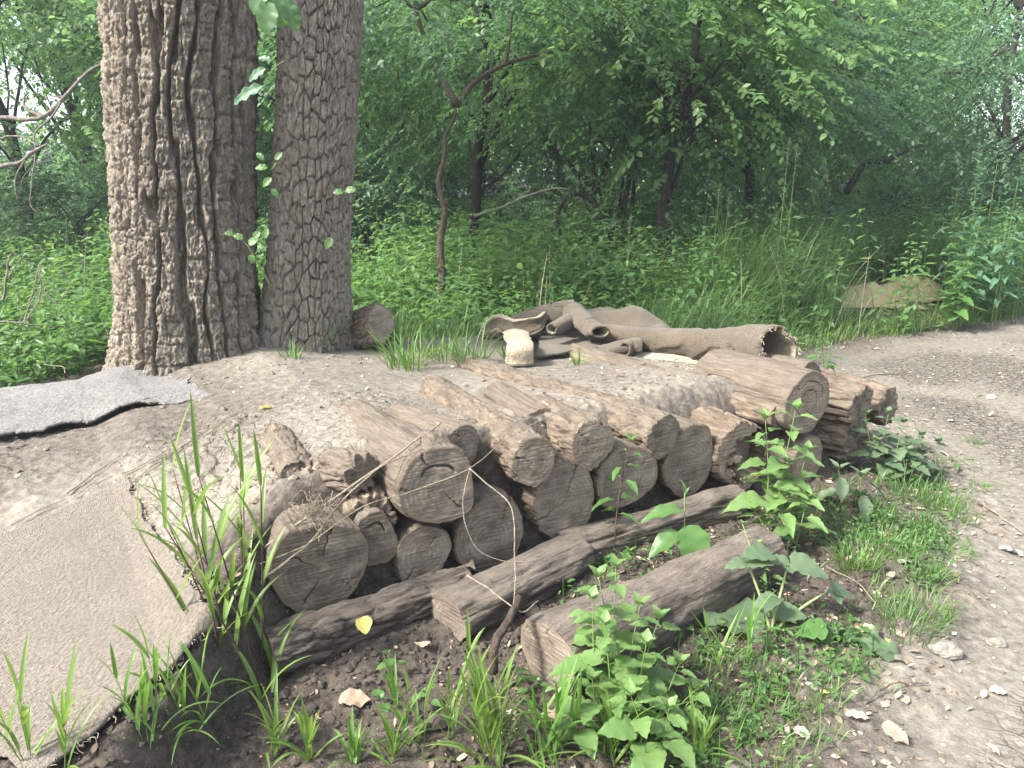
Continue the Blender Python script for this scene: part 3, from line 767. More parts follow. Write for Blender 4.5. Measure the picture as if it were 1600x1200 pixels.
# ---------------------------------------------------------------- single leafy weeds
def weed(stems, label, base, mat='leaf_fresh', stem='stem_green', tmpl=None, cat="weed", group=None, name="leafy_weed", leaf=(.085, .55), pairs=6, petiole=.02, top_small=.35, droop=.15, decussate=True, seed=0):
    """stems: list of (offset xyz of the tip from the base, offset of the foot, stem radius, leaf length factor, pairs)"""
    R_ = random.Random(int(seed * 13 + 7)); tmpl = tmpl or LF_OVATE
    o = thing(name, label, cat, base, group)
    sb = Bag(); lb = Bag()
    for st_ in stems:
        tip = np.array(st_[0], float); foot = np.array(st_[1] if len(st_) > 1 else (0, 0, 0), float)
        rad = st_[2] if len(st_) > 2 else .0028; lf = st_[3] if len(st_) > 3 else 1.0; np_ = st_[4] if len(st_) > 4 else pairs
        mid = (tip + foot) / 2 + np.array([R_.uniform(-.02, .02), R_.uniform(-.02, .02), 0]) + np.array([tip[0] - foot[0], tip[1] - foot[1], 0]) * -.08
        c = curve([foot, mid, tip], 18); sb.add(*tube(c, np.linspace(rad, rad * .45, 18), 7))
        a0 = R_.uniform(0, 6.28); length = np.linalg.norm(tip - foot)
        for j in range(np_):
            f = .30 + .70 * (j + .5) / np_ if np_ > 1 else .9
            i = min(17, int(f * 17)); p = c[i]; tdir = c[min(17, i + 1)] - c[max(0, i - 1)]; tdir /= np.linalg.norm(tdir)
            sz = leaf[0] * lf * (1 - (1 - top_small) * max(0, (f - .55) / .45)) * R_.uniform(.8, 1.12)
            for k in (0, 1):
                a = a0 + (j * math.pi / 2 if decussate else j * 2.4) + k * math.pi + R_.uniform(-.35, .35)
                out = np.array([math.cos(a), math.sin(a), 0.0])
                yd = out * 1.0 + tdir * (.30 + .5 * max(0, f - .7)) + np.array([0, 0, R_.uniform(-.25, .1) - droop])
                nz = np.array([0, 0, 1.0]) + out * R_.uniform(-.1, .25) + np.array([R_.uniform(-.25, .25), R_.uniform(-.25, .25), 0])
                pet = petiole * R_.uniform(.7, 1.3) * lf
                q = p + norm(out + tdir * .45) * pet
                sb.add(*tube(np.array([p, (p + q) / 2 + [0, 0, .002], q]), [rad * .35, rad * .3, rad * .25], 5))
                lb.add(*leaf_batch(tmpl, q, yd, nz, sz, sz * leaf[1] * 1.0 * R_.uniform(.85, 1.12)))
        # the young leaves at the tip
        for k in range(3):
            a = a0 + k * 2.1; yd = np.array([math.cos(a) * .6, math.sin(a) * .6, .8])
            lb.add(*leaf_batch(tmpl, tip, yd, np.array([0, 0, 1.0]) - yd * .3, leaf[0] * lf * .38, leaf[0] * leaf[1] * lf * .38))
    part("stem", *sb.data(), M[stem], o); part("foliage", *lb.data(), M[mat], o)
    return o
def grass_clump(label, base, n_culm, height, spread=.05, lean=(0, 0), blade=(.17, .013), per=5, mat='grass_bright', stem='stem_green', name="grass_clump", cat="grass", group=None, seed=0, basal=6, rad=.0018, lean_var=.12, headings=None):
    R_ = random.Random(int(seed * 31 + 3))
    o = thing(name, label, cat, base, group); sb = Bag(); P = []; AZ = []; EL = []; LN = []; WD = []; BE = []
    def bl(p, az, el, ln, wd, be): P.append(p); AZ.append(az); EL.append(el); LN.append(ln); WD.append(wd); BE.append(be)
    for i in range(n_culm):
        a = R_.uniform(0, 6.28); rr = spread * math.sqrt(R_.random()); foot = np.array([rr * math.cos(a), rr * math.sin(a), -.01])
        hh = height * R_.uniform(.62, 1.0)
        tip = foot + np.array([lean[0] * hh + R_.gauss(0, lean_var) * hh, lean[1] * hh + R_.gauss(0, lean_var) * hh, hh])
        c = curve([foot, (foot + tip) / 2 - np.array([lean[0], lean[1], 0]) * .05 * hh, tip], 14)
        c = c[:11]
        sb.add(*tube(c, np.linspace(rad, rad * .5, 11), 6))
        az0 = R_.uniform(0, 6.28)
        for j in range(per):
            f = .22 + .78 * (j + R_.uniform(.2, .9)) / per; p = c[min(10, int(f * 10))]
            az = az0 + j * math.pi + R_.uniform(-.7, .7)
            bl(p, az, R_.uniform(1.0, 1.42), blade[0] * R_.uniform(.65, 1.25), blade[1] * R_.uniform(.7, 1.2), R_.uniform(.15, 1.0) * (1.2 - .4 * f))
        bl(c[-1], az0 + .5, R_.uniform(1.2, 1.5), blade[0] * R_.uniform(.7, 1.1), blade[1] * .8, R_.uniform(.05, .5))
    for i in range(basal):
        a = R_.uniform(0, 6.28)
        bl(np.array([R_.uniform(-1, 1) * spread, R_.uniform(-1, 1) * spread, 0]), a, R_.uniform(.6, 1.3), blade[0] * R_.uniform(.8, 1.4), blade[1] * R_.uniform(.6, 1), R_.uniform(.6, 1.9))
    if sb.n: part("stem", *sb.data(), M[stem], o)
    V, Q = blades(np.array(P), np.array(AZ), np.array(EL), np.array(LN), np.array(WD), np.array(BE), 8)
    part("blades", V, Q, M[mat], o)
    return o
def tuft(label, base, n, height, spread, mat='grass', name="grass_tuft", wd=.0035, group=None, seed=0, cat="grass", bend=(.3, 1.7)):
    R_ = np.random.default_rng(int(seed * 17 + 1))
    a = R_.uniform(0, 6.28, n); rr = spread * np.sqrt(R_.random(n)); P = np.stack([rr * np.cos(a), rr * np.sin(a), np.full(n, -.01)], -1)
    P[:, 2] += (H(base[0] + P[:, 0], base[1] + P[:, 1]) - base[2])
    V, Q = blades(P, a + R_.normal(0, .8, n), R_.uniform(.75, 1.5, n), height * R_.uniform(.45, 1.1, n), wd * R_.uniform(.6, 1.3, n), R_.uniform(*bend, n), 6, True)
    return solo(name, V + base, Q, M[mat], label, cat, base, group)
# ---------------------------------------------------------------- the wood behind: trees with limbs and many-leaved crowns
def tree_parts(name, label, seed, height, cr, ch, cz, n_tw, leaf=.07, mat='leaf_tree', bark='bark_dark', trunk_r=.09, path=None, limbs=9, clump=.55, droop=.45, tw_len=.5, per=14, group=None, forks=None, jmin=8, cat="tree", squash=1.0):
    """a tree at the origin: crown centred at cz, radius cr, half height ch"""
    R_ = np.random.default_rng(seed)
    o = thing(name, label, cat, (0, 0, 0), group)
    tb = Bag()
    pth = path if path is not None else [(0, 0, -.2), (R_.uniform(-.15, .15), R_.uniform(-.15, .15), height * .3), (R_.uniform(-.4, .4), R_.uniform(-.3, .3), height * .62), (R_.uniform(-.5, .5), R_.uniform(-.4, .4), height * .95)]
    c = curve(pth, 30); c[:, 0] += .02 * np.sin(np.arange(30) * .9 + seed); tb.add(*tube(c, np.linspace(trunk_r, trunk_r * .25, 30), 10))
    for f in (forks or []): 
        cf = curve(f[0], 20); tb.add(*tube(cf, np.linspace(f[1], f[1] * .3, 20), 8))
    # clumps of twigs: limb ends
    nc = max(8, limbs * 4)
    d = norm(R_.normal(size=(nc, 3))); rad = R_.uniform(.35, 1.0, nc) ** .6
    cc = d * rad[:, None] * np.array([cr, cr, ch]) + np.array([c[-8][0], c[-8][1], cz])
    cc[:, 2] = np.maximum(cc[:, 2], cz - ch * .98)
    for i in range(limbs * 2 if jmin < 20 else 0):
        j = R_.integers(jmin, 28); e = cc[i % nc]; s0 = c[j]
        m = (s0 + e) / 2 + R_.normal(0, .15, 3) + [0, 0, .1 * cr]
        q = curve([s0, m, e], 12); q += R_.normal(0, .018, q.shape); rr = trunk_r * R_.uniform(.18, .4)
        tb.add(*tube(q, np.linspace(rr, rr * .15, 12), 6))
    # leaves along drooping twigs round every clump
    which = R_.integers(0, nc, n_tw)
    p0 = cc[which] + R_.normal(size=(n_tw, 3)) * clump * np.array([1, 1, .62]) * R_.uniform(.45, 1.2, nc)[which][:, None]
    out = norm((p0 - np.array([c[-8][0], c[-8][1], cz])) * [1, 1, .5] + R_.normal(0, .5, (n_tw, 3)) + 1e-3)
    td = norm(out * [1, 1, .35] + np.array([0, 0, -droop]) * R_.uniform(0, 1.3, n_tw)[:, None])
    tl = tw_len * R_.uniform(.5, 1.2, n_tw)
    u = (np.arange(per) + .5) / per
    pos = p0[:, None] + td[:, None] * (u[None, :, None] * tl[:, None, None]) + np.array([0, 0, -1.0]) * (u[None, :, None] ** 2 * .22 * tl[:, None, None])
    side = norm(np.cross(td, np.array([0, 0, 1.0]) + R_.normal(0, .25, (n_tw, 3))))
    sg = np.where(np.arange(per) % 2, 1.0, -1.0)
    yd = td[:, None] * .55 + side[:, None] * sg[None, :, None] * .85 + np.array([0, 0, -.35]) + R_.normal(0, .28, (n_tw, per, 3))
    nz = np.array([0, 0, 1.0]) + R_.normal(0, .38, (n_tw, per, 3)) + out[:, None] * .25
    n = n_tw * per
    ln = leaf * R_.uniform(.6, 1.2, n)
    V, Q = leaf_batch((LEAF6_V, LEAF6_Q), pos.reshape(n, 3), yd.reshape(n, 3), nz.reshape(n, 3), ln, ln * R_.uniform(.62, .9, n))
    # thin twigs carrying the outer leaves
    k = R_.choice(n_tw, min(n_tw, 260), replace=False)
    cb = Bag(); cb.add(V, Q); nl = len(Q)
    for i in k: cb.add(*tube(pos[i][[0, per // 2, per - 1]] - [0, 0, .004], [.006, .004, .002], 4, False))
    part("trunk", *tb.data(), M[bark], o)
    V, Q = cb.data(); cr_ = part("crown", V, Q, [M[mat], M[bark]], o)
    mi = np.zeros(len(cr_.data.polygons), np.int32); mi[nl:] = 1; cr_.data.polygons.foreach_set("material_index", mi)
    return o
# ---------------------------------------------------------------- old carpets laid over the jump
def add_uv(o, uv, nr, nc):
    me = o.data; l = me.uv_layers.new(name="UVMap")
    idx = np.empty(len(me.loops), np.int32); me.loops.foreach_get("vertex_index", idx)
    l.data.foreach_set("uv", np.asarray(uv, np.float32).reshape(-1, 2)[idx].ravel())
def solidify(o, th, off=1.0, second=None):
    m = o.modifiers.new("thickness", 'SOLIDIFY'); m.thickness = th; m.offset = off
    if second is not None:
        o.data.materials.append(second); m.material_offset = 1
    return o
def sheet(name, corners, nr, nc, mat, label, lift=.014, nbm=.03, bulge=None, th=.012, edge_amp=.012, group=None, second=None, stripe=20, parent=None, wr=.012):
    """a carpet lying on the ground; corners (px) a,b,c,d run round it; rows a->d, columns a->b"""
    a, b, c, d = [ground(*q)[:2] for q in corners]
    u = np.linspace(0, 1, nc)[None, :, None]; v = np.linspace(0, 1, nr)[:, None, None]
    XY = (a * (1 - u) + b * u) * (1 - v) + (d * (1 - u) + c * u) * v
    e = np.minimum(np.minimum(u, 1 - u), np.minimum(v, 1 - v))[..., 0]
    XY = XY + edge_amp * np.stack([fbm(XY[..., 0] * 14, XY[..., 1] * 14, 2.2, 4), fbm(XY[..., 0] * 14, XY[..., 1] * 14, 7.2, 4)], -1) * sstep(.12, 0, e)[..., None] * 3
    x, y = XY[..., 0], XY[..., 1]
    z = hgt(x, y, False)
    for dx, dy in ((nbm, 0), (-nbm, 0), (0, nbm), (0, -nbm)): z = np.maximum(z, hgt(x + dx, y + dy, False) - .012)
    z = z + lift + wr * fbm(x * 4, y * 4, 3.0, 3)
    if bulge is not None: z = z + bulge(u[..., 0], v[..., 0], x, y)
    V = np.stack([x, y, z], -1); base = V[nr // 2, nc // 2].copy()
    o = part(name, V.reshape(-1, 3) - base, grid_quads(nr, nc), mat); o.location = base
    if np.cross(V[0, 1] - V[0, 0], V[1, 0] - V[0, 0])[2] < 0: o.data.flip_normals()
    add_uv(o, np.stack([np.broadcast_to(u[..., 0], x.shape) * stripe, np.broadcast_to(v[..., 0], x.shape) * stripe], -1), nr, nc)
    solidify(o, th, 1.0, second)
    setp(o, label, "carpet", group)
    return o, V
def fray(o, line, n, length=.03, rad=.0009, mat='fibre', down=.4, outv=None, name="frayed_edge", seed=3):
    """loose curling fibres along an edge"""
    R_ = np.random.default_rng(seed); bag = Bag(); line = np.asarray(line); base = np.array(o.location)
    for i in range(n):
        p = line[R_.integers(0, len(line))] + R_.normal(0, .004, 3)
        d = np.array([R_.normal(0, .7), R_.normal(0, .7), R_.normal(-down * .3, .35)])
        if outv is not None: d[:2] += outv * 1.0
        d = norm(d); L = length * R_.uniform(.4, 1.4)
        q = np.array([p, p + d * L * .5 + R_.normal(0, .22 * L, 3), p + d * L * .9 + R_.normal(0, .35 * L, 3) - [0, 0, .2 * L]])
        bag.add(*tube(curve(q, 6), rad, 4, False))
    V, P = bag.data()
    f = part(name, V - base, P, M[mat], o); f["kind"] = "stuff"
    return f
tan, TV = sheet("carpet", [(196, 752), (338, 985), (70, 1232), (-330, 985)], 150, 110, M['carpet_tan'], "large tan looped carpet lying on the ramp in the near left corner", .010, th=.008, nbm=.008, wr=.008, stripe=42, second=M['carpet_back'], edge_amp=.010)
fray(tan, TV[:, -1] , 10, .02) if False else None
fray(tan, np.concatenate([TV[0, :], ]), 300, .022, .0009, outv=np.array([.9, .3]), seed=11)
fray(tan, TV[:, -1], 70, .012, .0009, outv=np.array([.6, -.6]), seed=12, down=1)
grey, GV = sheet("carpet", [(-60, 704), (332, 616), (250, 574), (-60, 588)], 90, 190, M['carpet_grey'], "grey matted carpet heaped on the mound at the left edge", .004,
    bulge=lambda u, v, x, y: .075 * np.sin(np.pi * np.clip(v * .9 + .12, 0, 1)) * sstep(1.0, .35, u) + .05 * fbm(x * 3.2, y * 3.2, 1, 4), th=.010, edge_amp=.02)
# --- the pile at the back of the mound
def roll(label, ctrl, radii, a0, a1, mat, inner, th=.014, flat=None, n=46, m=60, seed=1, wr=.006, group="thrown off carpets heaped at the back of the mound", name="carpet", twist=0.0, mouth=0.0, spiral=0.0):
    """carpet rolled up along a centre line; the arc a0..a1 leaves the long slit open"""
    c = curve(ctrl, m); R = np.interp(np.linspace(0, 1, m), np.linspace(0, 1, len(radii)), radii)
    Fz = np.ones(m) if flat is None else np.interp(np.linspace(0, 1, m), np.linspace(0, 1, len(flat)), flat)
    T = norm(np.gradient(c, axis=0)); S = norm(np.cross(T, [0, 0, 1.0])); Up = np.cross(S, T)
    a = np.linspace(a0, a1, n)[None, :] + twist * np.linspace(0, 1, m)[:, None]
    sp_ = 1 - spiral * np.linspace(0, 1, n)[None, :]
    rr = R[:, None] * sp_ * (1 + .05 * np.cos(2 * a + seed))
    V = c[:, None] + S[:, None] * (rr * np.cos(a) / np.sqrt(Fz)[:, None] ** .6)[..., None] + Up[:, None] * (rr * np.sin(a) * Fz[:, None])[..., None]
    V = V + (wr * fbm(V[..., 0] * 9 + seed, V[..., 1] * 9, V[..., 2] * 9, 3) - 1.6 * wr * sstep(.09, 0, np.abs(fbm(V[..., 0] * 5 + 2 * seed, V[..., 1] * 5, V[..., 2] * 7, 2))))[..., None] * np.array([1, 1, 2.0])
    V[0] += T[0] * -.012 * fbm(np.cos(a[0]) * 3, np.sin(a[0]) * 3, seed, 3)[:, None]
    base = c[m // 2]
    o = part(name, V.reshape(-1, 3) - base, grid_quads(m, n), M[mat]); o.location = base
    add_uv(o, np.stack([np.broadcast_to(np.linspace(0, 20, m)[:, None], a.shape), np.broadcast_to(np.linspace(0, 8, n)[None], a.shape)], -1), m, n)
    o.data.flip_normals(); solidify(o, th, 0.0, M[inner]); setp(o, label, "carpet", group)
    return o, V
def pz(px, py, lift=0.0): return ground(px, py, lift)
Pm = at_lam(1214, 546, 4.42)
def along(px, py, lam): return at_lam(px, py, lam * 1.04)
o, V = roll("long carpet roll with its open mouth facing the path", [along(1217, 547, 4.06), along(1170, 543, 4.28), along(1120, 540, 4.46), along(1040, 533, 4.66), along(960, 524, 4.80), along(925, 520, 4.86)], [.128, .122, .105, .083, .074, .062], -1.2, 5.0, 'carpet_back', 'carpet_pile', .018, flat=[1.0, 1.0, .92, .8, .75], seed=2, spiral=.04)
fray(o, V[0], 160, .018, .0012, seed=21)
o, V = roll("flat strip of carpet lying pile side up under the long roll", [along(1222, 577, 4.16), along(1140, 573, 4.46), along(1050, 562, 4.60), along(985, 556, 4.72)], [.10, .06, .055, .05], .1, 3.0, 'carpet_pile', 'carpet_back', .022, flat=[.22, .45, .40, .4], seed=3, wr=.004)
fray(o, V[0], 60, .02, .0012, seed=22)
def heap(label, cx, cy, lx, ly, hz, rot, mat='carpet_back', inner='carpet_pile', seed=0, group="thrown off carpets heaped at the back of the mound", edge=.08, sharp=1.5, th=.014, wr=.03, z0=None):
    """a crumpled carpet thrown in a hump"""
    nu, nv = 110, 70; u = np.linspace(-1, 1, nu)[None, :]; v = np.linspace(-1, 1, nv)[:, None]
    x = u * lx * (1 + .12 * fbm(v * 2 + seed, u * 0 + 1, 0., 3)) + 0 * v; y = v * ly * (1 + .12 * fbm(u * 2 + seed, v * 0 + 2, 0., 3)) + 0 * u
    X = cx + x * math.cos(rot) - y * math.sin(rot); Y = cy + x * math.sin(rot) + y * math.cos(rot)
    d = np.sqrt((u * .98) ** 2 + (v * .98) ** 2)
    h = hz * np.clip(1 - d ** sharp, 0, 1) * (1 + .5 * fbm(x * 3 + seed, y * 3, 1., 3)) + wr * np.abs(fbm(x * 5 + seed, y * 2.2, 4., 3)) * sstep(1.2, .4, d) + .012
    Z = (hgt(X, Y, False) if z0 is None else z0) + np.maximum(h, .012)
    V = np.stack([X, Y, Z], -1); base = V[nv // 2, nu // 2].copy(); base[2] = V[..., 2].min()
    o = part("carpet", V.reshape(-1, 3) - base, grid_quads(nv, nu), M[mat]); o.location = base
    add_uv(o, np.stack([np.broadcast_to(u * 8, X.shape), np.broadcast_to(v * 8, X.shape)], -1), nv, nu)
    solidify(o, th, 1.0, M[inner]); setp(o, label, "carpet", group)
    return o, V
q = along(1010, 520, 5.15); heap("broad humped carpet strewn with wood chips behind the long roll", q[0], q[1], .70, .38, .31, -.45, seed=4, sharp=2.4, wr=.05)
o, V = roll("sagging folded carpet with a torn fuzzy end at the back of the heap", [along(897, 486, 5.02), along(870, 492, 5.05), along(830, 503, 5.12), along(782, 516, 5.2), along(760, 520, 5.25)], [.075, .08, .08, .065, .04], -2.2, 3.6, 'carpet_back', 'carpet_pile', .018, flat=[1.0, 1.05, 1.0, .8, .6], seed=5)
fray(o, V[0], 160, .022, .0013, seed=23)
roll("small tube of carpet drooping towards the camera at the middle of the heap", [along(862, 514, 4.72), along(876, 508, 4.80), along(892, 500, 4.9), along(905, 492, 5.0)], [.034, .04, .05, .06], -1.3, 4.9, 'carpet_back', 'carpet_pile', .012, seed=6, wr=.004)
roll("thicker tube of carpet with a black mouth beside the small tube", [along(938, 519, 4.62), along(925, 512, 4.74), along(908, 500, 4.88), along(895, 489, 5.0)], [.050, .058, .07, .075], -1.2, 5.0, 'carpet_back', 'carpet_pile', .013, flat=[.72, .85, .95, 1], seed=7, wr=.004)
roll("low arched carpet fold open at its left end near the ground", [along(938, 552, 4.62), along(965, 545, 4.62), along(1000, 538, 4.64)], [.06, .058, .05], -.4, 3.6, 'carpet_back', 'carpet_pile', .012, flat=[.62, .7, .8], seed=8, wr=.006)
roll("short curled carpet end beside the low arched fold", [along(976, 546, 4.56), along(990, 540, 4.66), along(1012, 534, 4.76)], [.036, .04, .04], -1.4, 4.4, 'carpet_back', 'carpet_pile', .012, seed=9, wr=.004)
# pale flap turned pile side out
def ribbon(label, ctrl, wid, mat, inner, th=.02, arch=.25, seed=1, wdir=(1, 0, 0), group="thrown off carpets heaped at the back of the mound"):
    c = curve(ctrl, 50); n = 26; w = np.interp(np.linspace(0, 1, 50), np.linspace(0, 1, len(wid)), wid)
    T = norm(np.gradient(c, axis=0)); S = norm(np.asarray(wdir, float) - T * (T @ np.asarray(wdir, float))[:, None]); N = np.cross(S, T)
    u = np.linspace(-1, 1, n)[None, :]
    V = c[:, None] + S[:, None] * (u * w[:, None])[..., None] - N[:, None] * (arch * u ** 2 * w[:, None])[..., None]
    V = V + .016 * fbm(V[..., 0] * 8 + seed, V[..., 1] * 8, V[..., 2] * 8, 3)[..., None]
    V[:, 0] += S * (.02 * fbm(np.linspace(0, 6, 50), seed, 1., 3))[:, None]; V[:, -1] += S * (.02 * fbm(np.linspace(0, 6, 50), seed, 5., 3))[:, None]
    base = c[25]; o = part("carpet", V.reshape(-1, 3) - base, grid_quads(50, n), M[mat]); o.location = base
    solidify(o, th, 0.0, M[inner]); setp(o, label, "carpet", group); return o, V
g0 = ground(812, 575, .02)
ribbon("pale carpet flap hanging pile side out at the left of the heap", [g0, g0 + [.0, .05, .12], along(806, 520, 4.86), along(806, 508, 4.98), along(808, 500, 5.12)], [.075, .07, .08, .085, .08], 'carpet_pile', 'carpet_back', .024, .25, 1)
ribbon("pale twisted carpet corner reaching left over the grass", [along(756, 516, 4.98), along(778, 505, 4.98), along(805, 513, 4.92), along(835, 509, 4.92), along(852, 492, 4.98)], [.025, .05, .055, .045, .02], 'carpet_pile', 'carpet_back', .024, .5, 2, wdir=(0, .35, 1))
sheet("carpet", [(838, 566), (985, 556), (945, 524), (845, 530)], 40, 60, M['carpet_back'], "flat brown carpet piece spread under the heap of tubes", .03, th=.014, second=M['carpet_pile'], group="thrown off carpets heaped at the back of the mound")
# the far carpet dumped at the edge of the wood
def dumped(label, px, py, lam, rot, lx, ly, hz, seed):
    q = at_lam(px, py, lam); return heap(label, q[0], q[1], lx, ly, hz, rot, 'carpet_yellow_sunlit', 'carpet_yellow_sunlit', seed, "yellow carpets in a painted sunlit tone dumped where the grass meets the path", sharp=1.3, wr=.10)
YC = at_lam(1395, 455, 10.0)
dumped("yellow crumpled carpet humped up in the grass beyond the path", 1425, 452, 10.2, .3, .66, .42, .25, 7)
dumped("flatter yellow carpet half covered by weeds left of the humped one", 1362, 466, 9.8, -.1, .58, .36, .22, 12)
# ---------------------------------------------------------------- the wood
def gz(x, y): return float(hgt(np.array([x]), np.array([y]), False)[0])
def put(o, x, y, rot=0.0, sc=1.0): o.location = (x, y, gz(x, y) - .02); o.rotation_euler = (0, 0, rot); o.scale = (sc,) * 3
# the slim forked tree whose stem is traced from the photograph, at its real distance
B = at_z(684, 488, .28)
def off(px, py, lam): return at_lam(px, py, lam) - B
L0 = depth_of(B)
pth = [(0, 0, -.1), off(688, 430, L0), off(692, 340, L0), off(688, 270, L0), off(700, 210, L0), off(714, 160, L0)]
forks = [([off(714, 165, L0), off(690, 120, L0), off(668, 70, L0 - .1), off(652, 20, L0 - .1), off(645, -60, L0 - .1)], .042),
         ([off(714, 165, L0), off(740, 130, L0 + .1), off(790, 100, L0 + .2), off(845, 85, L0 + .3), off(905, 75, L0 + .4)], .034),
         ([off(650, 15, L0 - .1), off(675, -5, L0), off(700, -60, L0)], .025), ([off(790, 98, L0 + .2), off(796, 60, L0 + .2), off(805, -20, L0 + .3)], .024),
         ([off(652, 20, L0 - .1), off(632, 0, L0 - .1), off(600, -40, L0 - .2)], .022)]
t = tree_parts("slim_tree", "slim reddish forked tree standing in the weeds right of the twin trunks", 3, 3, 1.9, 1.25, 3.15, 1150, .065, 'leaf_tree_dark', 'bark_thin', .046, pth, 4, .42, forks=forks, jmin=25)
put(t, B[0], B[1]); t.location.z = B[2]
# the tree whose bright lit spray of leaves hangs over the grass
def mk(name, label, x, y, seed, rot=0, sc=1, **k):
    o = tree_parts(name, label, seed, **k); put(o, x, y, rot, sc); return o
G1 = "trees at the near edge of the wood"
big_kw = dict(height=5.2, cr=2.1, ch=1.9, cz=3.2, n_tw=1900, leaf=.07, limbs=9, clump=.5)
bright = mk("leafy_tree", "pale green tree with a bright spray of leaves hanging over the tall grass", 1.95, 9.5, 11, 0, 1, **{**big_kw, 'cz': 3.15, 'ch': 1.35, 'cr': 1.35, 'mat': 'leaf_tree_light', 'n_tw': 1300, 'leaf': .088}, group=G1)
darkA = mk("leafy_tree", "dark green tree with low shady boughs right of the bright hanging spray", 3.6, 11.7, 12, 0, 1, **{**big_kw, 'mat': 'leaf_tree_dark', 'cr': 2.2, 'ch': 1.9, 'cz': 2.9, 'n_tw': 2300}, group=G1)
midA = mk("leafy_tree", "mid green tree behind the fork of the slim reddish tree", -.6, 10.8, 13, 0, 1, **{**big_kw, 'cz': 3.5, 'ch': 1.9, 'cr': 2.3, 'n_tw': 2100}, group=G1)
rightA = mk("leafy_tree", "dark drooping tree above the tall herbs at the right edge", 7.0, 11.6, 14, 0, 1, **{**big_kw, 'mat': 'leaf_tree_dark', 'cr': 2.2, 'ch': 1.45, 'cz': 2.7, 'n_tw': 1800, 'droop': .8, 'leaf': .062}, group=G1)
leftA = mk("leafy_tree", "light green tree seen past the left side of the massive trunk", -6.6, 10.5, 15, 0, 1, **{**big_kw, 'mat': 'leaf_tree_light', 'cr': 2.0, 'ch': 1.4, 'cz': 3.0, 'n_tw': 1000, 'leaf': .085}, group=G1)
arch = mk("leafy_tree", "small tree with dark arching stems left of the shady boughs", 1.55, 10.6, 16, 0, 1, height=3.2, cr=1.5, ch=1.1, cz=3.0, n_tw=1000, leaf=.065, limbs=6, clump=.4, mat='leaf_tree',
    path=[(0, 0, -.1), (-.05, 0, .5), (-.35, 0, 1.0), (-.55, .1, 1.5), (-.5, .2, 2.4)],
    forks=[([(-.28, 0, .95), (-.5, 0, 1.32), (-.8, -.05, 1.35), (-.95, -.1, 1.0), (-.75, -.1, .45), (-.4, -.1, .1)], .05), ([(0, 0, .05), (.05, 0, .7), (.1, .1, 1.5), (.2, .1, 2.6)], .05), ([(-.05, .05, .1), (-.3, .1, .6), (-.62, .2, .95)], .04)], group=G1)
fillB = mk("leafy_tree", "yellow green tree glowing in the gap between the two dark trees on the right", 5.9, 14.8, 17, 0, 1, **{**big_kw, 'mat': 'leaf_tree_light', 'cr': 2.2, 'ch': 2.5, 'cz': 4.0, 'n_tw': 2000}, group=G1)
stemL = mk("leafy_tree", "twin stemmed dark tree standing just left of the massive trunk", -6.9, 13.4, 18, 0, 1, **{**big_kw, 'mat': 'leaf_tree', 'cr': 2.3, 'ch': 1.8, 'cz': 4.6, 'n_tw': 1700, 'trunk_r': .13,
    'path': [(0, 0, -.1), (-.1, 0, 1.0), (-.35, 0, 2.3), (-.5, 0, 4.5)], 'forks': [([(.0, 0, .0), (.12, 0, 1.2), (.1, 0, 2.6), (.3, 0, 4.6)], .08)]}, group=G1)
# trees of the second and third rank: copies, turned and scaled
far = "trees standing deep in the wood"
FARL = "leafy green tree of the dense wood behind the clearing, half hidden by nearer trees"
protos = [darkA, midA, rightA, fillB, leftA]
FR = random.Random(21)
spots = []
for (yy, x0, x1, dx, s0) in ((13.2, -10.5, 11.5, 2.6, 1.05), (17.5, -14, 16, 3.0, 1.35), (23, -19, 21, 3.7, 1.75), (31, -26, 28, 4.8, 2.3), (42, -34, 37, 6.0, 3.0)):
    x = x0
    while x < x1:
        spots.append((x + FR.uniform(-.8, .8), yy + FR.uniform(-1.2, 1.2), s0 * FR.uniform(.85, 1.15))); x += dx
for i, (x, y, s) in enumerate(spots):
    if y < 15 and (abs(x - 5.9) < 1.6 or abs(x + 6.9) < 1.4 or abs(x - .6) < 1.0): continue
    if (y > 12 and x / y > .50) or (y > 15 and x / y < -.40) or x / y < -.56: continue
    if 12 < y < 21 and abs(x - .9) < 1.7: continue
    if y < 20 and -7.6 < x < -6.0 : s *= .8
    c_ = copy_tree(protos[(i * 3 + (i // 5)) % 5], (x, y, gz(x, y) - .1), FR.uniform(0, 6.28), s, FARL, far)
    for ch in c_.children:
        if ch.name.startswith('crown'):
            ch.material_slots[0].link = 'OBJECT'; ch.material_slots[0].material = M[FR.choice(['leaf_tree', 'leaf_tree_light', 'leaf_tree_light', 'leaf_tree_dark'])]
# low bushes that close the gaps under the crowns
b0 = tree_parts("bush", "x", 31, 1.1, .95, .62, .72, 620, .06, 'leaf_tree', 'bark_dark', .03, None, 5, .3, .2, .3, 12, cat="bush")
b1 = tree_parts("bush", "x", 32, 1.2, .9, .7, .8, 620, .055, 'leaf_tree_dark', 'bark_dark', .03, None, 5, .3, .2, .3, 12, cat="bush")
BL = "low green bush filling the shade under the trees of the wood"; BG = "bushes under the trees"
bs = []
for (yy, x0, x1, dx, s0) in ((10.4, -7.5, 8.5, 1.9, 1.15), (12.0, -9, 10, 2.2, 1.3), (15.5, -12, 14, 2.2, 1.3), (20, -16, 18, 2.8, 1.7), (27, -22, 24, 3.6, 2.3)):
    x = x0
    while x < x1:
        if not (yy < 18 and -.6 < x < 2.0) and not math.hypot(x - YC[0], yy - YC[1]) < 2.4: bs.append((x + FR.uniform(-.7, .7), yy + FR.uniform(-.9, .9), s0 * FR.uniform(.75, 1.2)))
        x += dx
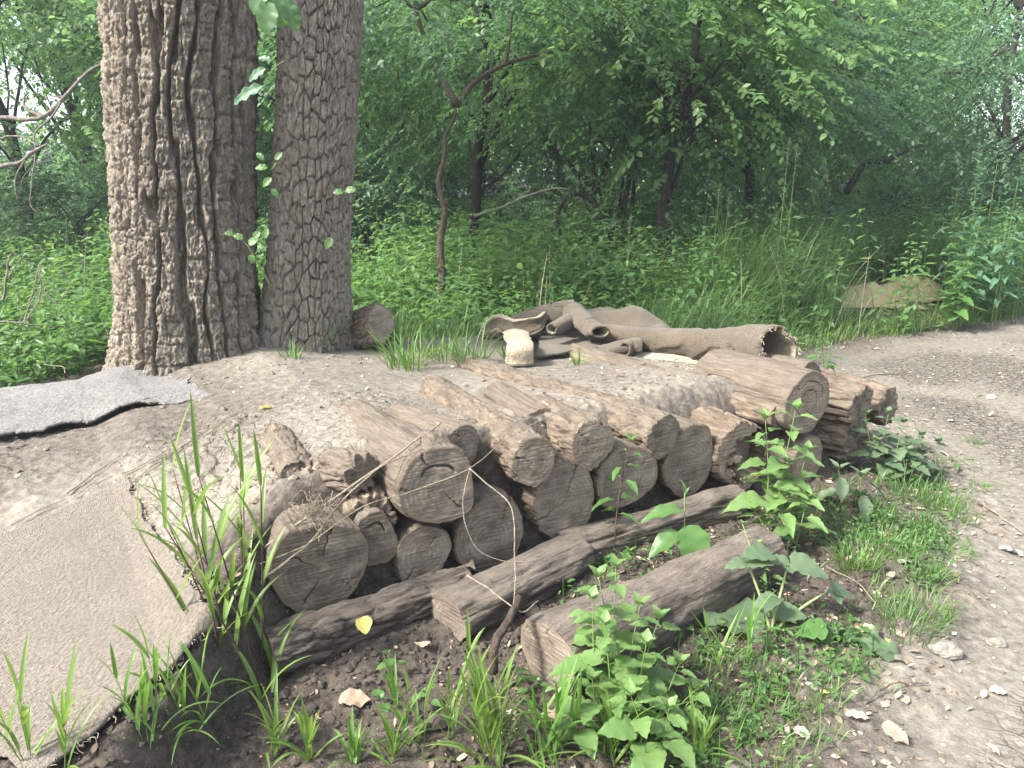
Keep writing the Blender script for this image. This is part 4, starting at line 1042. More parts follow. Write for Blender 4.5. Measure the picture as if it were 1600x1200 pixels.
for i, (x, y, s) in enumerate(bs):
    if i < 2: o = (b0, b1)[i]; o.location = (x, y, gz(x, y) - .05); o.scale = (s,) * 3; o["label"] = BL; o["group"] = BG
    else: copy_tree((b0, b1)[i % 2], (x, y, gz(x, y) - .05), FR.uniform(0, 6.28), s, BL, BG)
# dead grey limbs reaching in from the left
def limb(label, ctrl, r0, r1, subs=(), mat='deadwood', name="dead_branch", cat="branch", group=None):
    bag = Bag(); c = curve(ctrl, 40); c = c + .012 * np.stack([fbm(np.arange(40) * .35, k, r0 * 99, 3) for k in (0., 5., 9.)], -1); bag.add(*tube(c, np.linspace(r0, r1, 40), 8))
    for (ct, a, b) in subs:
        q = curve(ct, 20); q = q + .012 * np.stack([fbm(np.arange(20) * .5, k, a * 77, 3) for k in (0., 5., 9.)], -1); bag.add(*tube(q, np.linspace(a, b, 20), 6))
    V, P = bag.data(); return solo(name, V, P, M[mat], label, cat, c[0], group)
A = lambda px, py, lam: at_lam(px, py, lam)
limb("thick bare dark limb curving in from the top left with a hooked twig", [A(-60, 215, 6.6), A(0, 185, 6.6), A(40, 187, 6.6), A(72, 180, 6.6), A(104, 150, 6.7), A(135, 115, 6.9), A(170, 95, 7.1)], .022, .012,
     [([A(68, 182, 6.6), A(45, 172, 6.6), A(37, 158, 6.6), A(42, 146, 6.6)], .018, .006), ([A(95, 160, 6.65), A(78, 185, 6.6), A(54, 208, 6.6), A(57, 240, 6.55), A(50, 280, 6.5), A(48, 320, 6.5), A(62, 335, 6.5)], .010, .003),
      ([A(104, 150, 6.7), A(85, 150, 6.7), A(60, 140, 6.6)], .008, .003)], 'deadwood', group=None)
limb("bare pale limb below it that forks into drooping grey twigs", [A(-50, 275, 6.2), A(0, 260, 6.2), A(32, 254, 6.2), A(52, 238, 6.2), A(72, 226, 6.2)], .022, .010,
     [([A(40, 250, 6.2), A(28, 268, 6.2), A(24, 290, 6.2), A(26, 312, 6.2)], .008, .003), ([A(72, 226, 6.2), A(76, 240, 6.2), A(82, 250, 6.2), A(58, 255, 6.15), A(38, 275, 6.1), A(30, 300, 6.1)], .007, .002),
      ([A(-30, 222, 6.3), A(5, 215, 6.3), A(30, 213, 6.3), A(60, 228, 6.2)], .010, .005)])
for k_, (lab_, c_, r_a) in enumerate((("grey dead stick lying in the brush at the left edge", [A(-20, 545, 5.2), A(20, 520, 5.2), A(60, 470, 5.3), A(62, 415, 5.3)], .008), ("long dry stem leaning right over the brush", [A(28, 545, 5.2), A(45, 480, 5.2), A(62, 412, 5.25)], .006), ("pale dry stem fallen towards the massive trunk", [A(120, 520, 5.4), A(90, 480, 5.4), A(65, 450, 5.4)], .005), ("forked bleached branch standing at the left edge of the picture", [A(4, 470, 5.3), A(10, 440, 5.3), A(14, 405, 5.3), A(24, 390, 5.3)], .009), ("low tangled twig on the brush by the grey carpet", [A(-10, 500, 5.0), A(40, 505, 5.0), A(95, 512, 5.1), A(130, 500, 5.2)], .006), ("thin dead shoot just left of the massive trunk", [A(172, 570, 4.9), A(170, 530, 4.9), A(160, 500, 4.9)], .004))):
    limb(lab_, c_, r_a, r_a * .5, [([c_[1], c_[1] + np.array([.1, .05, .16]), c_[1] + np.array([.22, .1, .22])], r_a * .5, .002)])
limb("fallen bare pole leaning across the dark arching stems", [A(740, 338, 9.8), A(780, 325, 9.7), A(820, 308, 9.6), A(865, 295, 9.5), A(890, 296, 9.5)], .022, .012, [([A(820, 308, 9.6), A(800, 300, 9.6), A(780, 305, 9.6)], .006, .003)])
limb("dark dead trunk leaning in the shade behind the seeding grass", [A(1322, 300, 10.6), A(1345, 262, 10.7), A(1358, 252, 10.7), A(1385, 252, 10.8), A(1410, 238, 11), A(1440, 225, 11.3)], .05, .025, [([A(1385, 252, 10.8), A(1400, 258, 10.8), A(1420, 275, 10.8)], .012, .004)], 'bark_dark')
limb("thin dark bough reaching down at the far right edge", [A(1640, 190, 9.8), A(1600, 215, 9.9), A(1570, 235, 10), A(1545, 232, 10), A(1520, 245, 10)], .02, .006, [], 'bark_dark')

# ---------------------------------------------------------------- undergrowth: uncountable leaves and blades
def herbs(name, label, pts, heights, mat, leafl, seed, per=9, tm=None):
    R_ = np.random.default_rng(seed); n = len(pts); tmpl = tm or (LEAF6_V, LEAF6_Q)
    lean = R_.normal(0, .14, (n, 2)); f = (np.arange(per) + .6) / per
    P = pts[:, None, :] + np.array([0, 0, 1.0]) * (heights[:, None] * f[None])[..., None]
    P[..., :2] += lean[:, None] * (heights[:, None] * f[None] ** 2)[..., None]
    P = np.repeat(P[:, :, None], 2, 2)
    a = R_.uniform(0, 6.28, n)[:, None] + np.arange(per)[None] * 1.65 + R_.normal(0, .3, (n, per))
    a = np.stack([a, a + math.pi + R_.normal(0, .3, (n, per))], -1)
    out = np.stack([np.cos(a), np.sin(a), R_.normal(-.15, .35, a.shape)], -1)
    nz = np.array([0, 0, 1.0]) + R_.normal(0, .28, P.shape)
    sz = leafl * (R_.uniform(.6, 1.25, (n, per, 2))) * np.interp(f, [0, .5, 1], [.75, 1.1, .6])[None, :, None]
    k = n * per * 2
    V, Q = leaf_batch(tmpl, (P + out * .02).reshape(k, 3), out.reshape(k, 3), nz.reshape(k, 3), sz.ravel(), sz.ravel() * .52)
    bag = Bag(); bag.add(V, Q)
    # stems as slim triangular prisms
    top = pts + np.concatenate([lean * heights[:, None], heights[:, None]], 1); r = .0035
    ang = np.array([0, 2.09, 4.19]); ring = np.stack([np.cos(ang), np.sin(ang), 0 * ang], -1) * r
    SV = np.concatenate([pts[:, None] + ring, top[:, None] + ring * .4], 1).reshape(-1, 3)
    q = np.array([[0, 1, 4, 3], [1, 2, 5, 4], [2, 0, 3, 5]]); SQ = (q[None] + (np.arange(n) * 6)[:, None, None]).reshape(-1, 4)
    bag.add(SV, SQ)
    o = part(name, *bag.data(), M[mat]); setp(o, label, None, None, "stuff"); return o
def scatter(n, region, seed, dens=None, low=False):
    R_ = np.random.default_rng(seed); x = R_.uniform(region[0], region[1], n); y = R_.uniform(region[2], region[3], n)
    s, t = st(x, y); sd = path_sd(x, y)
    ok = (sd < -.12) & ~((t < 2.75) & (s < 3.6) & (s > -3.2))
    ok &= ~((np.hypot(x - YC[0], y - YC[1]) < .62) | ((np.abs(x - YC[0] * y / YC[1]) < .72) & (y < YC[1] + .2) & (y > YC[1] - (.9 if low else 1.9))))
    if dens is not None: ok &= R_.random(n) < dens(x, y)
    x, y = x[ok], y[ok]; return np.stack([x, y, hgt(x, y, False) - .01], -1), R_
pts, R_ = scatter(5200, (-7, 8, 4.8, 13.5), 51, lambda x, y: np.clip(.95 - .55 * sstep(2.0, 3.4, x) * sstep(9.5, 7.0, y), 0, 1) * np.where((x > -.9) & (x < 1.9) & (y < 5.9), .25, 1) * np.where((x > -2.9) & (y < 5.4) & (x < -.7), 0.0, 1) * np.where((x > .5) & (y < 9.3), .38, 1))
hh = R_.uniform(.35, .85, len(pts)) * (1 + .5 * fbm(pts[:, 0] * .9, pts[:, 1] * .9, 1., 2)) * np.interp(pts[:, 1], [4.8, 6, 8, 12], [.40, .70, 1.1, 1.25])
herbs("undergrowth", "knee high tangle of leafy weeds covering the ground behind the mound", pts, hh, 'leaf_herb_far', .105, 52, 9)
pts, R_ = scatter(1700, (-1.5, 9, 7.6, 11.5), 61, lambda x, y: .35 + .65 * sstep(-.2, .2, fbm(x * .7, y * .7, 12., 2))); herbs("tall_undergrowth", "chest high weeds and young shoots at the foot of the shady trees", pts, R_.uniform(.7, 1.35, len(pts)), 'leaf_tree_light', .12, 62, 11)
pts, R_ = scatter(5200, (-16, 17, 12.5, 30), 53); herbs("far_undergrowth", "green ground layer of weeds under the trees of the wood", pts, R_.uniform(.35, .75, len(pts)), 'leaf_herb', .15, 54, 6)
pts, R_ = scatter(900, (-7, -2.0, 3.6, 7.0), 55, lambda x, y: np.where((x > -2.9) & (y < 5.4), 0.0, 1)); herbs("near_undergrowth", "bright leafy weeds and brush at the left of the massive trunk", pts, R_.uniform(.15, .50, len(pts)), 'leaf_herb', .09, 56, 7)
def grass_mass(name, label, pts, R_, h, mat, wd=.007, per=5):
    n = len(pts); P = np.repeat(pts, per, 0) + np.concatenate([R_.normal(0, .035, (n * per, 2)), np.zeros((n * per, 1))], 1)
    k = len(P); V, Q = blades(P, R_.uniform(0, 6.28, k), R_.uniform(1.05, 1.52, k), np.repeat(h, per) * R_.uniform(.5, 1.15, k), wd * R_.uniform(.6, 1.4, k), R_.uniform(.2, 1.7, k), 6, False, .6)
    o = part(name, V, Q, M[mat]); setp(o, label, None, None, "stuff"); return o
pts, R_ = scatter(8500, (.4, 7.5, 4.6, 10.5), 57, lambda x, y: np.clip(.15 + .85 * sstep(-.35, .3, fbm(x * .8, y * .8, 2., 2)) * sstep(.6, 1.8, x), 0, 1) * np.where((x < 2.3) & (y < 5.7), .0, 1))
h = np.clip(.34 + .62 * sstep(1.0, 2.5, pts[:, 0]) * sstep(-.25, -1.0, path_sd(pts[:, 0], pts[:, 1])), .1, .98) * R_.uniform(.55, 1.2, len(pts)) * np.interp(path_sd(pts[:, 0], pts[:, 1]), [-1.2, -.5, -.1], [1.35, .8, .3])
grass_mass("tall_grass", "tall uncut grass growing between the mound and the shady trees", pts, R_, h, 'grass_far', .011, 6)
pts, R_ = scatter(900, (-1.15, 1.2, 4.75, 7.2), 58); grass_mass("rough_grass", "rough grass round the slim tree and the back of the heap", pts, R_, np.clip(R_.uniform(.12, .42, len(pts)), .1, .5), 'grass_far', .009, 5)
pts, R_ = scatter(9000, (2.5, 14, 5.6, 13), 59, lambda x, y: sstep(-1.6, -.15, path_sd(x, y)), True); grass_mass("verge_grass", "short soft grass along the far edge of the path", pts, R_, R_.uniform(.08, .30, len(pts)), 'grass_bright', .006, 6)
# dead stalks standing among the grass
bag = Bag()
for i in range(130):
    x, y = FR.uniform(-6, 7), FR.uniform(6.2, 11.5)
    if path_sd(np.array([x]), np.array([y]))[0] > -.3: continue
    z = gz(x, y); hgt_ = FR.uniform(.3, .95); a = FR.uniform(0, 6.28); l = FR.uniform(0, .55) * hgt_
    bag.add(*tube(curve([(x, y, z), (x + l * .4 * math.cos(a), y + l * .4 * math.sin(a), z + hgt_ * .6), (x + l * math.cos(a), y + l * math.sin(a), z + hgt_)], 6), [.004, .004, .0035, .003, .0025, .002], 4, False))
o = part("dead_stalks", *bag.data(), M['straw']); setp(o, "dry straw coloured stalks standing in the undergrowth", None, None, "stuff")
# ---------------------------------------------------------------- weeds and grasses in front, each a plant of its own
def rel(px, py, base, lam=None):
    """offset from base of the point seen at a pixel, at the base's own distance (or lam)"""
    return tuple(at_lam(px, py, depth_of(np.array(base)) if lam is None else lam) - np.array(base))
def gp(px, py): return ground(px, py)
W1 = "leafy weeds growing in front of the log stack"
# the big leafy plant at the bottom centre
b = gp(985, 1150); d0 = depth_of(b)
weed([(rel(935, 900, b, d0 + .10), (-.05, .05, 0), .0028, 1.05, 4), (rel(1030, 965, b, d0 + .06), (.04, .04, 0)), (rel(962, 885, b, d0 + .12), (-.03, .06, 0)), (rel(1000, 945, b, d0), (.0, .03, 0)), (rel(945, 975, b, d0 - .02), (-.05, 0, 0)), (rel(1010, 1005, b, d0 - .06), (.03, -.02, 0)), (rel(1062, 1035, b, d0), (.06, 0, 0), .0024, .9), (rel(925, 1060, b, d0 - .05), (-.07, -.03, 0), .0024, .9), (rel(925, 935, b, d0 + .05), (-.06, .02, 0), .0026, 1, 4), (rel(1090, 1075, b, d0), (.09, 0, 0), .0024, .9, 3), (rel(900, 1125, b, d0 - .1), (-.10, -.06, 0), .0022, .8, 3), (rel(985, 1085, b, d0 - .14), (0, -.10, 0), .0024, 1.0, 4), (rel(1045, 1105, b, d0 - .14), (.06, -.12, 0), .002, .9, 4)],
     "big bushy nettle like weed in front of the squared base log", b, leaf=(.108, .64), pairs=3, group=W1, seed=1, tmpl=LF_HEART)
b = gp(895, 1110); weed([(rel(868, 1068, b), (-.02, 0, 0)), (rel(900, 1050, b), (0, 0, 0)), (rel(880, 1100, b), (-.03, -.03, 0))], "low round leaved seedling cluster left of the big bushy weed", b, leaf=(.048, .55), pairs=2, seed=2, group=W1)
b = gp(1190, 852); d0 = depth_of(b)
weed([(rel(1196, 655, b, d0 + .03), (0, 0, 0), .0028, 1.0, 5), (rel(1243, 640, b, d0 + .05), (.05, .02, 0), .003, 1.0, 6), (rel(1262, 705, b, d0 + .05), (.07, .03, 0), .0024, .9, 4)],
     "tall bright green weed standing before the hollow and growth ring logs", b, leaf=(.170, .60), pairs=5, seed=3, tmpl=LF_OVATE, group=W1)
b = gp(1232, 868); weed([(rel(1222, 772, b), (0, 0, 0)), (rel(1262, 778, b), (.02, 0, 0)), (rel(1180, 800, b), (-.03, 0, 0))], "pointed leaved weed just below the tall bright green one", b, leaf=(.15, .52), pairs=3, seed=4, group=W1)
b = gp(1385, 748); d0 = depth_of(b)
weed([(rel(1352, 648, b, d0), (-.03, 0, 0)), (rel(1388, 645, b, d0 + .06), (0, .03, 0)), (rel(1412, 660, b, d0), (.04, 0, 0)), (rel(1440, 680, b, d0), (.08, 0, 0)), (rel(1370, 690, b, d0 - .08), (-.01, -.06, 0)), (rel(1420, 705, b, d0 - .08), (.05, -.06, 0)), (rel(1465, 690, b, d0), (.10, .02, 0))],
     "bushy dull green weed at the right end of the log stack", b, mat='leaf_dull', leaf=(.115, .66), pairs=4, seed=5, tmpl=LF_HEART, group=W1)
b = gp(1068, 955); d0 = depth_of(b) 
b = b + [0, .0, 0]
o = thing("leafy_weed", "upright stalk with four big toothed leaves growing behind the squared base log", "weed", b, W1)
sb, lb = Bag(), Bag(); c = np.array([rel(1068, 985, b, d0 + .16), rel(1069, 880, b, d0 + .16), rel(1070, 765, b, d0 + .16)]); sb.add(*tube(curve(c, 12), np.linspace(.004, .0022, 12), 7))
for (px, py, dx, dy, dz, L, wd) in ((1067, 798, -1, -.25, .12, .155, .45), (1072, 822, .35, -.8, -.75, .135, .95), (1066, 832, -.9, -.35, -.25, .15, .55), (1072, 850, 1, -.1, -.25, .15, .42), (1066, 905, .1, -.6, -.8, .06, .8), (1069, 770, -.1, -.1, 1, .05, .3), (1069, 775, .3, 0, .9, .04, .3)):
    lb.add(*leaf_batch(LF_BROAD if wd > .7 else LF_LANCE, rel(px, py, b, d0 + .16), (dx, dy, dz), (0, -.5, 1) if wd > .7 else (0, -.25, 1), L, L * wd))
part("stem", *sb.data(), M['stem_green'], o); part("foliage", *lb.data(), M['leaf_herb'], o)
b = gp(958, 868); weed([(rel(985, 690, b), (0, 0, 0), .0035, 1.0, 5), (rel(955, 850, b), (.02, -.04, 0), .002, .7, 3), (rel(940, 858, b), (-.04, -.03, 0), .002, .7, 3), (rel(985, 862, b), (.05, -.03, 0), .002, .7, 3)], "slim upright weed with a reddish stem in front of the smooth sawn log end", b, mat='leaf_herb', stem='stem_purple', leaf=(.11, .46), pairs=5, seed=7, tmpl=LF_LANCE, group=W1, droop=.35)
b = gp(1178, 930); weed([(rel(1160, 818, b), (0, 0, 0), .003, .55, 3), (rel(1185, 850, b), (.02, 0, 0), .006, .9, 3), (rel(1172, 880, b), (-.02, -.03, 0), .003, .8, 2), (rel(1200, 868, b), (.04, 0, 0), .003, .7, 3)], "yellow green young weed on a thick stalk right of the squared base log", b, leaf=(.085, .60), pairs=3, seed=8, stem='stem_pale', group=W1)
b = gp(1205, 990)
o = thing("leafy_weed", "thick pale stemmed weed with grey green flagging leaves beside the path verge", "weed", b, W1); sb, lb = Bag(), Bag()
for (px, py, dl, r) in ((1168, 880, 0, .006), (1232, 880, .03, .0055), (1300, 920, .05, .006), (1290, 985, -.02, .005), (1215, 935, -.03, .005)):
    e = np.array(rel(px, py, b, depth_of(b) + dl)); e[2] = max(e[2], .03); sb.add(*tube(curve([(0, 0, 0), e * .5 + [0, 0, .012], e], 10), np.linspace(r, r * .6, 10), 7))
    for k in range(2): lb.add(*leaf_batch(LF_HEART, e, (U(-1, 1), U(-1, .2), U(-.3, .2)), (U(-.3, .3), -.2, 1), U(.05, .10), U(.045, .08)))
lb.add(*leaf_batch(LF_HEART, rel(1235, 878, b), (1, -.3, -.15), (0, -.2, 1), .13, .10)); lb.add(*leaf_batch(LF_HEART, rel(1205, 865, b), (-.9, -.2, .15), (0, -.2, 1), .11, .08)); lb.add(*leaf_batch(LF_HEART, rel(1215, 955, b), (1, -.4, .1), (0, -.4, 1), .09, .07))
part("stem", *sb.data(), M['stem_pale'], o); part("foliage", *lb.data(), M['leaf_dull'], o)
b = gp(1335, 800); weed([(rel(1310, 735, b), (0, 0, 0), .003, 1, 2), (rel(1345, 745, b), (.02, 0, 0), .003, 1, 2)], "weed with long drooping blue green leaves left of the verge grass", b, mat='leaf_dull', leaf=(.17, .46), pairs=2, seed=10, tmpl=LF_LANCE, group=W1, droop=.7)
b = gp(1500, 735); weed([(rel(1488, 718, b), (0, 0, 0), .002, 1, 2), (rel(1520, 720, b), (.03, 0, 0), .002, 1, 1)], "small flat leaved weed at the edge of the path", b, mat='leaf_herb', leaf=(.075, .42), pairs=2, seed=11, group=W1, tmpl=LF_LANCE)
for (px, py, lab, lf, n) in ((606, 1048, "four leaved round seedling alone on the dark soil", .034, 2), (662, 1108, "three leaved seedling among the grass blades at the bottom", .034, 2), (812, 1075, "tiny paired seedling at the foot of the squared base log", .03, 3), (840, 1092, "taller tiny seedling right beside the base log seedling", .036, 2),
                             (1340, 1000, "small weed sprouting beside the big fallen leaf", .045, 2), (1060, 1000, "small seedling under the squared base log", .05, 2), (595, 1120, "broad seedling leaf low on the dark soil", .05, 1), (935, 1150, "small round leaved weed at the bottom edge beside the grass", .05, 3)):
    b = gp(px, py); weed([(rel(px, py - 28, b), (0, 0, 0), .0013, 1, n)], lab, b, mat='leaf_herb', leaf=(lf, .72), pairs=n, seed=px, tmpl=LF_HEART, name="seedling", cat="seedling", group="seedlings on the dark soil", top_small=.8)
b = gp(505, 690); 
# grasses
GG = "grass clumps in the foreground"
b = gp(400, 1075); d0 = depth_of(b)
grass_clump("tall grass clump with dark stems rising between the tan carpet and the thick front log", b, 11, .90, .08, (-.15, .10), (.23, .0165), 4, 'grass_bright', 'stem_purple', group=GG, seed=3, basal=9, rad=.0034, lean_var=.17)
for i, (px, py, n, hh, lab, ln, bl, bs) in enumerate(((222, 1165, 4, .24, "young grass shoot in front of the tan carpet edge", (-.05, .1), (.13, .012), 3), (48, 1195, 3, .30, "grass shoot at the very left bottom corner", (0, .1), (.14, .012), 3), (100, 1205, 2, .22, "second grass shoot beside the left bottom corner one", (.1, 0), (.15, .011), 3),
        (300, 1150, 4, .22, "loose grass shoots under the frayed carpet corner", (.1, .05), (.15, .011), 6), (425, 1180, 2, .12, "low arching grass at the foot of the tall clump", (.1, .0), (.15, .012), 6), (480, 1195, 2, .12, "broad bladed grass sprouting from the bottom edge, left of centre", (0, 0), (.13, .016), 5),
        (650, 1180, 4, .26, "grass shoots on the dark soil left of the dense bottom clump", (0, .05), (.13, .012), 4), (700, 1165, 3, .24, "bent grass shoot leaning right over the dark soil", (.15, 0), (.14, .011), 3), (770, 1200, 9, .26, "dense bottom clump of dark and bright blades", (0, 0), (.17, .014), 14), (850, 1195, 6, .24, "grass clump at the bottom right of the dense one", (.1, 0), (.17, .013), 10),
        (752, 1085, 1, .25, "single fan shaped grass shoot before the short base log", (-.06, .05), (.13, .016), 0), (1130, 1075, 2, .26, "tall grass shoot right of the big bushy weed", (-.1, 0), (.14, .011), 2), (1165, 1045, 1, .18, "arching grass shoot right of the flopped grey leaf", (.1, 0), (.13, .011), 3), (950, 1195, 2, .10, "flat lying grass blades under the big bushy weed", (.3, 0), (.2, .012), 6),
        (250, 1100, 1, .26, "lone grass shoot against the carpet's lower edge", (-.15, .1), (.12, .013), 2), (555, 1195, 2, .1, "short blades at the bottom edge between clumps", (0, 0), (.1, .012), 5), (610, 1200, 2, .14, "short upright blades at the bottom edge, right of the short ones", (0, 0), (.12, .012), 5),
        (1090, 1190, 3, .14, "fine bright grass at the bottom right of the big weed", (0, 0), (.12, .009), 8))):
    b = gp(px, py); grass_clump(lab, b, n, hh, .035 if n > 3 else .015, ln, bl, 3, 'grass_bright' if i % 3 else 'grass', 'stem_green', group=GG, seed=20 + i, basal=bs, rad=.0014, lean_var=.16)
TG = "low grass tufts along the verge"
for i, (px, py, n, hh, sp_, lab) in enumerate(((872, 885, 90, .12, .06, "fine grass tuft growing on the short base log"), (1335, 890, 150, .14, .07, "dense dark grass tuft in the middle of the verge"), (1430, 775, 170, .15, .13, "broad grass patch at the foot of the bushy dull weed"), (1480, 800, 120, .12, .12, "grass patch between the bushy dull weed and the path"),
        (1415, 985, 130, .14, .10, "leaning grass tuft beside the stone"), (1450, 960, 90, .12, .08, "grass tuft closest to the path left of the stone"), (1525, 692, 60, .05, .045, "tiny isolated grass tuft out on the path"), (1395, 865, 130, .12, .10, "thin grass above the leaning tuft"), (1500, 860, 50, .07, .06, "sparse grass blades spreading onto the path"),
        (1535, 765, 40, .06, .06, "sparse tuft at the path's edge above the dry twig"), (1190, 1120, 60, .09, .08, "sparse short grass at the bottom verge"), (1270, 1090, 50, .08, .08, "sparse grass below the big fallen leaf"), (1120, 1140, 110, .09, .09, "small leafed grass mat right of the big bushy weed"), (1360, 800, 60, .10, .07, "grass wisps under the blue green drooping weed"), (1440, 905, 70, .11, .08, "wispy grass in the verge above the stone"))):
    b = gp(px, py); tuft(lab, b, n, hh, sp_, 'grass' if i % 2 else 'grass_far', group=TG, seed=60 + i)
for i, (px, py, n, hh, sp_, lab) in enumerate(((500, 545, 60, .30, .10, "grass growing at the foot of the slimmer trunk"), (635, 575, 70, .34, .12, "grass tuft right of the bark covered stump block"), (735, 570, 60, .32, .09, "grass tuft left of the pale carpet flap"), (690, 560, 50, .25, .12, "grass between the stump block and the carpet heap"), (610, 540, 40, .35, .08, "tall blades close behind the stump block"), (795, 560, 16, .20, .03, "few grass blades in front of the pale carpet flap"), (455, 560, 26, .12, .05, "short grass sprigs between the twin trunks"), (905, 570, 14, .14, .05, "small bright sprig before the carpet heap"))):
    b = gp(px, py); tuft(lab, b, n, hh, sp_, 'grass' if i % 2 else 'grass_far', wd=.008, group="grass round the trunks and carpets", seed=90 + i, bend=(.2, 1.3))
R_ = np.random.default_rng(88); x = R_.uniform(.0, 3.4, 9000); y = R_.uniform(1.2, 5.6, 9000); s, t = st(x, y); sd = path_sd(x, y)
ok = (sd < -.02) & (sd > -1.0) & (t < -.14) & (s > .45) & (R_.random(9000) < np.clip(.28 + 1.7 * fbm(x * 2.3, y * 2.3, 6., 3), 0, 1)); vp = np.stack([x[ok], y[ok], hgt(x[ok], y[ok]) - .005], -1)
herbs("verge_weeds", "low small leaved weeds and sprigs filling the verge beside the path", vp, R_.uniform(.02, .10, len(vp)), 'leaf_herb', .031, 89, 4)
ok = (sd < .05) & (sd > -.8) & (t < -.14) & (s > .6) & (R_.random(9000) < np.clip(.12 + 1.5 * fbm(x * 2.0, y * 2.0, 16., 3), 0, 1)); vp = np.stack([x[ok], y[ok], hgt(x[ok], y[ok]) - .005], -1)
grass_mass("verge_blades", "fine short grass blades scattered along the verge beside the path", vp, R_, R_.uniform(.03, .12, len(vp)), 'grass', .0035, 5)
# tall herbs and seeding grass at the right, beyond the path
HG = "tall pointed herbs beside the shady trees"
for i, (px, top, lam, lab) in enumerate(((1558, 256, 8.6, "tallest pointed herb at the right edge of the wood"), (1525, 292, 8.7, "tall herb just left of the tallest one"), (1495, 300, 9.0, "leafy herb leaning a little left of the tall pair"), (1590, 285, 8.4, "herb cut by the right border of the picture"), (1470, 330, 11.2, "shorter herb between the tall ones and the yellow carpet"), (1530, 345, 8.3, "bright herb in front of the tall ones"), (1440, 335, 11.4, "slender herb above the yellow carpet"), (1575, 330, 8.2, "broad leaved herb low at the right border"), (1405, 350, 11.4, "small herb above the humped yellow carpet"), (1508, 405, 8.0, "large leaved pale herb right of the yellow carpet"), (1610, 320, 8.3, "herb half outside the right border"))):
    e = at_lam(px, top, lam); g = np.array([e[0] + .03 * (i % 3 - 1), e[1], gz(e[0], e[1])]); hh = e[2] - g[2]
    weed([(tuple(e - g), (0, 0, 0), .006, 1.0, 9), (tuple((e - g) * np.array([1, 1, .8]) + [.12, .05, 0]), (.06, .03, 0), .005, .9, 7)], lab, g, mat='leaf_blue' if i != 9 else 'leaf_herb', leaf=(.23, .34 if i != 9 else .55), pairs=9, seed=120 + i, tmpl=LF_LANCE if i != 9 else LF_HEART, name="tall_herb", cat="herb", group=HG, droop=.25)
for i, (px, top, lam, lab) in enumerate(((1234, 215, 7.6, "tall seeding grass stalk with a pale plume at its tip"), (1246, 225, 7.6, "second pale plume close beside the tallest seed stalk"), (1125, 285, 7.4, "seed stalk bending left over the tall grass"), (1140, 300, 7.4, "short seed stalk beside the bending one"), (985, 335, 7.8, "seed stalk leaning right of the dark arching stems"))):
    e = at_lam(px, top, lam); g = np.array([e[0] - .04, e[1], gz(e[0], e[1])])
    o = thing("seeding_grass", lab, "grass", g, "seed stalks above the tall grass"); e = e - g
    c = curve([(0, 0, 0), e * .55 + [0, 0, .02], e], 14); part("stem", *tube(c, np.linspace(.004, .0015, 14), 5), M['stem_pale'], o)
    R_ = np.random.default_rng(i); n = 80; f = R_.random(n); p = e - np.array([0, 0, 1.]) * (.22 * f)[:, None]
    lb = leaf_batch((LEAF6_V, LEAF6_Q), p, np.stack([R_.normal(0, 1, n), R_.normal(0, 1, n), R_.uniform(.2, 1.4, n)], -1), R_.normal(0, 1, (n, 3)), (.012 + .035 * np.sin(np.pi * np.clip(f, .02, 1))), .009)
    part("seed_head", *lb, M['leaf_dull'], o)
    n = 9; V, Q = blades(np.array([e * R_.uniform(.05, .7) for _ in range(n)]), R_.uniform(0, 6.28, n), R_.uniform(1, 1.4, n), R_.uniform(.25, .5, n), .014, R_.uniform(.3, 1.4, n), 7, True); part("blades", V, Q, M['grass_far'], o)
# climbing leaves on the trunks
def hanging(label, px, py, lam, leaves, mat, tw):
    base = at_lam(px, py, lam); o = thing("leafy_twig", label, "twig", base, None); sb = Bag(); sb.add(*tube(curve([at_lam(*q) - base for q in tw], 14), np.linspace(.005, .002, 14), 6)); lb = Bag()
    for (qx, qy, ql, dx, dy, dz, L, W) in leaves: lb.add(*leaf_batch(LF_BROAD, at_lam(qx, qy, ql) - base, (dx, dy, dz), (.1, -.9, .5), L, W))
    part("stem", *sb.data(), M['stem_green'], o); part("foliage", *lb.data(), M[mat], o)
hanging("twig with big soft blue green leaves hanging between the twin trunks at the top", 470, -60, 3.2, [(432, -28, 3.2, .0, -.1, -1, .17, .13), (425, 5, 3.2, -.5, -.1, -1, .12, .10), (445, 0, 3.2, .4, -.1, -1, .12, .08), (415, -20, 3.2, -.7, 0, -.8, .12, .09)], 'leaf_tree', [(470, -60, 3.2), (445, -40, 3.2), (430, -25, 3.2)])
hanging("twig with two narrow lobed leaves sticking out left of the slimmer trunk", 440, 110, 3.65, [(415, 108, 3.62, -1, -.1, -.45, .10, .045), (412, 135, 3.6, -1, -.1, -.35, .17, .055), (425, 95, 3.62, -.8, 0, .3, .07, .03)], 'leaf_blue', [(445, 96, 3.8), (430, 105, 3.7), (412, 130, 3.6)])
hanging("spray of small leaves poking out between the trunks at mid height", 430, 260, 3.85, [(418, 262, 3.8, -1, -.2, .1, .06, .035), (424, 278, 3.8, -.6, -.3, -.5, .06, .035), (412, 250, 3.8, -.6, 0, .7, .05, .03), (430, 250, 3.8, .5, -.1, .6, .05, .03), (425, 295, 3.8, .5, -.2, -.6, .05, .03)], 'leaf_herb', [(432, 255, 4.0), (424, 265, 3.85), (414, 258, 3.8)])
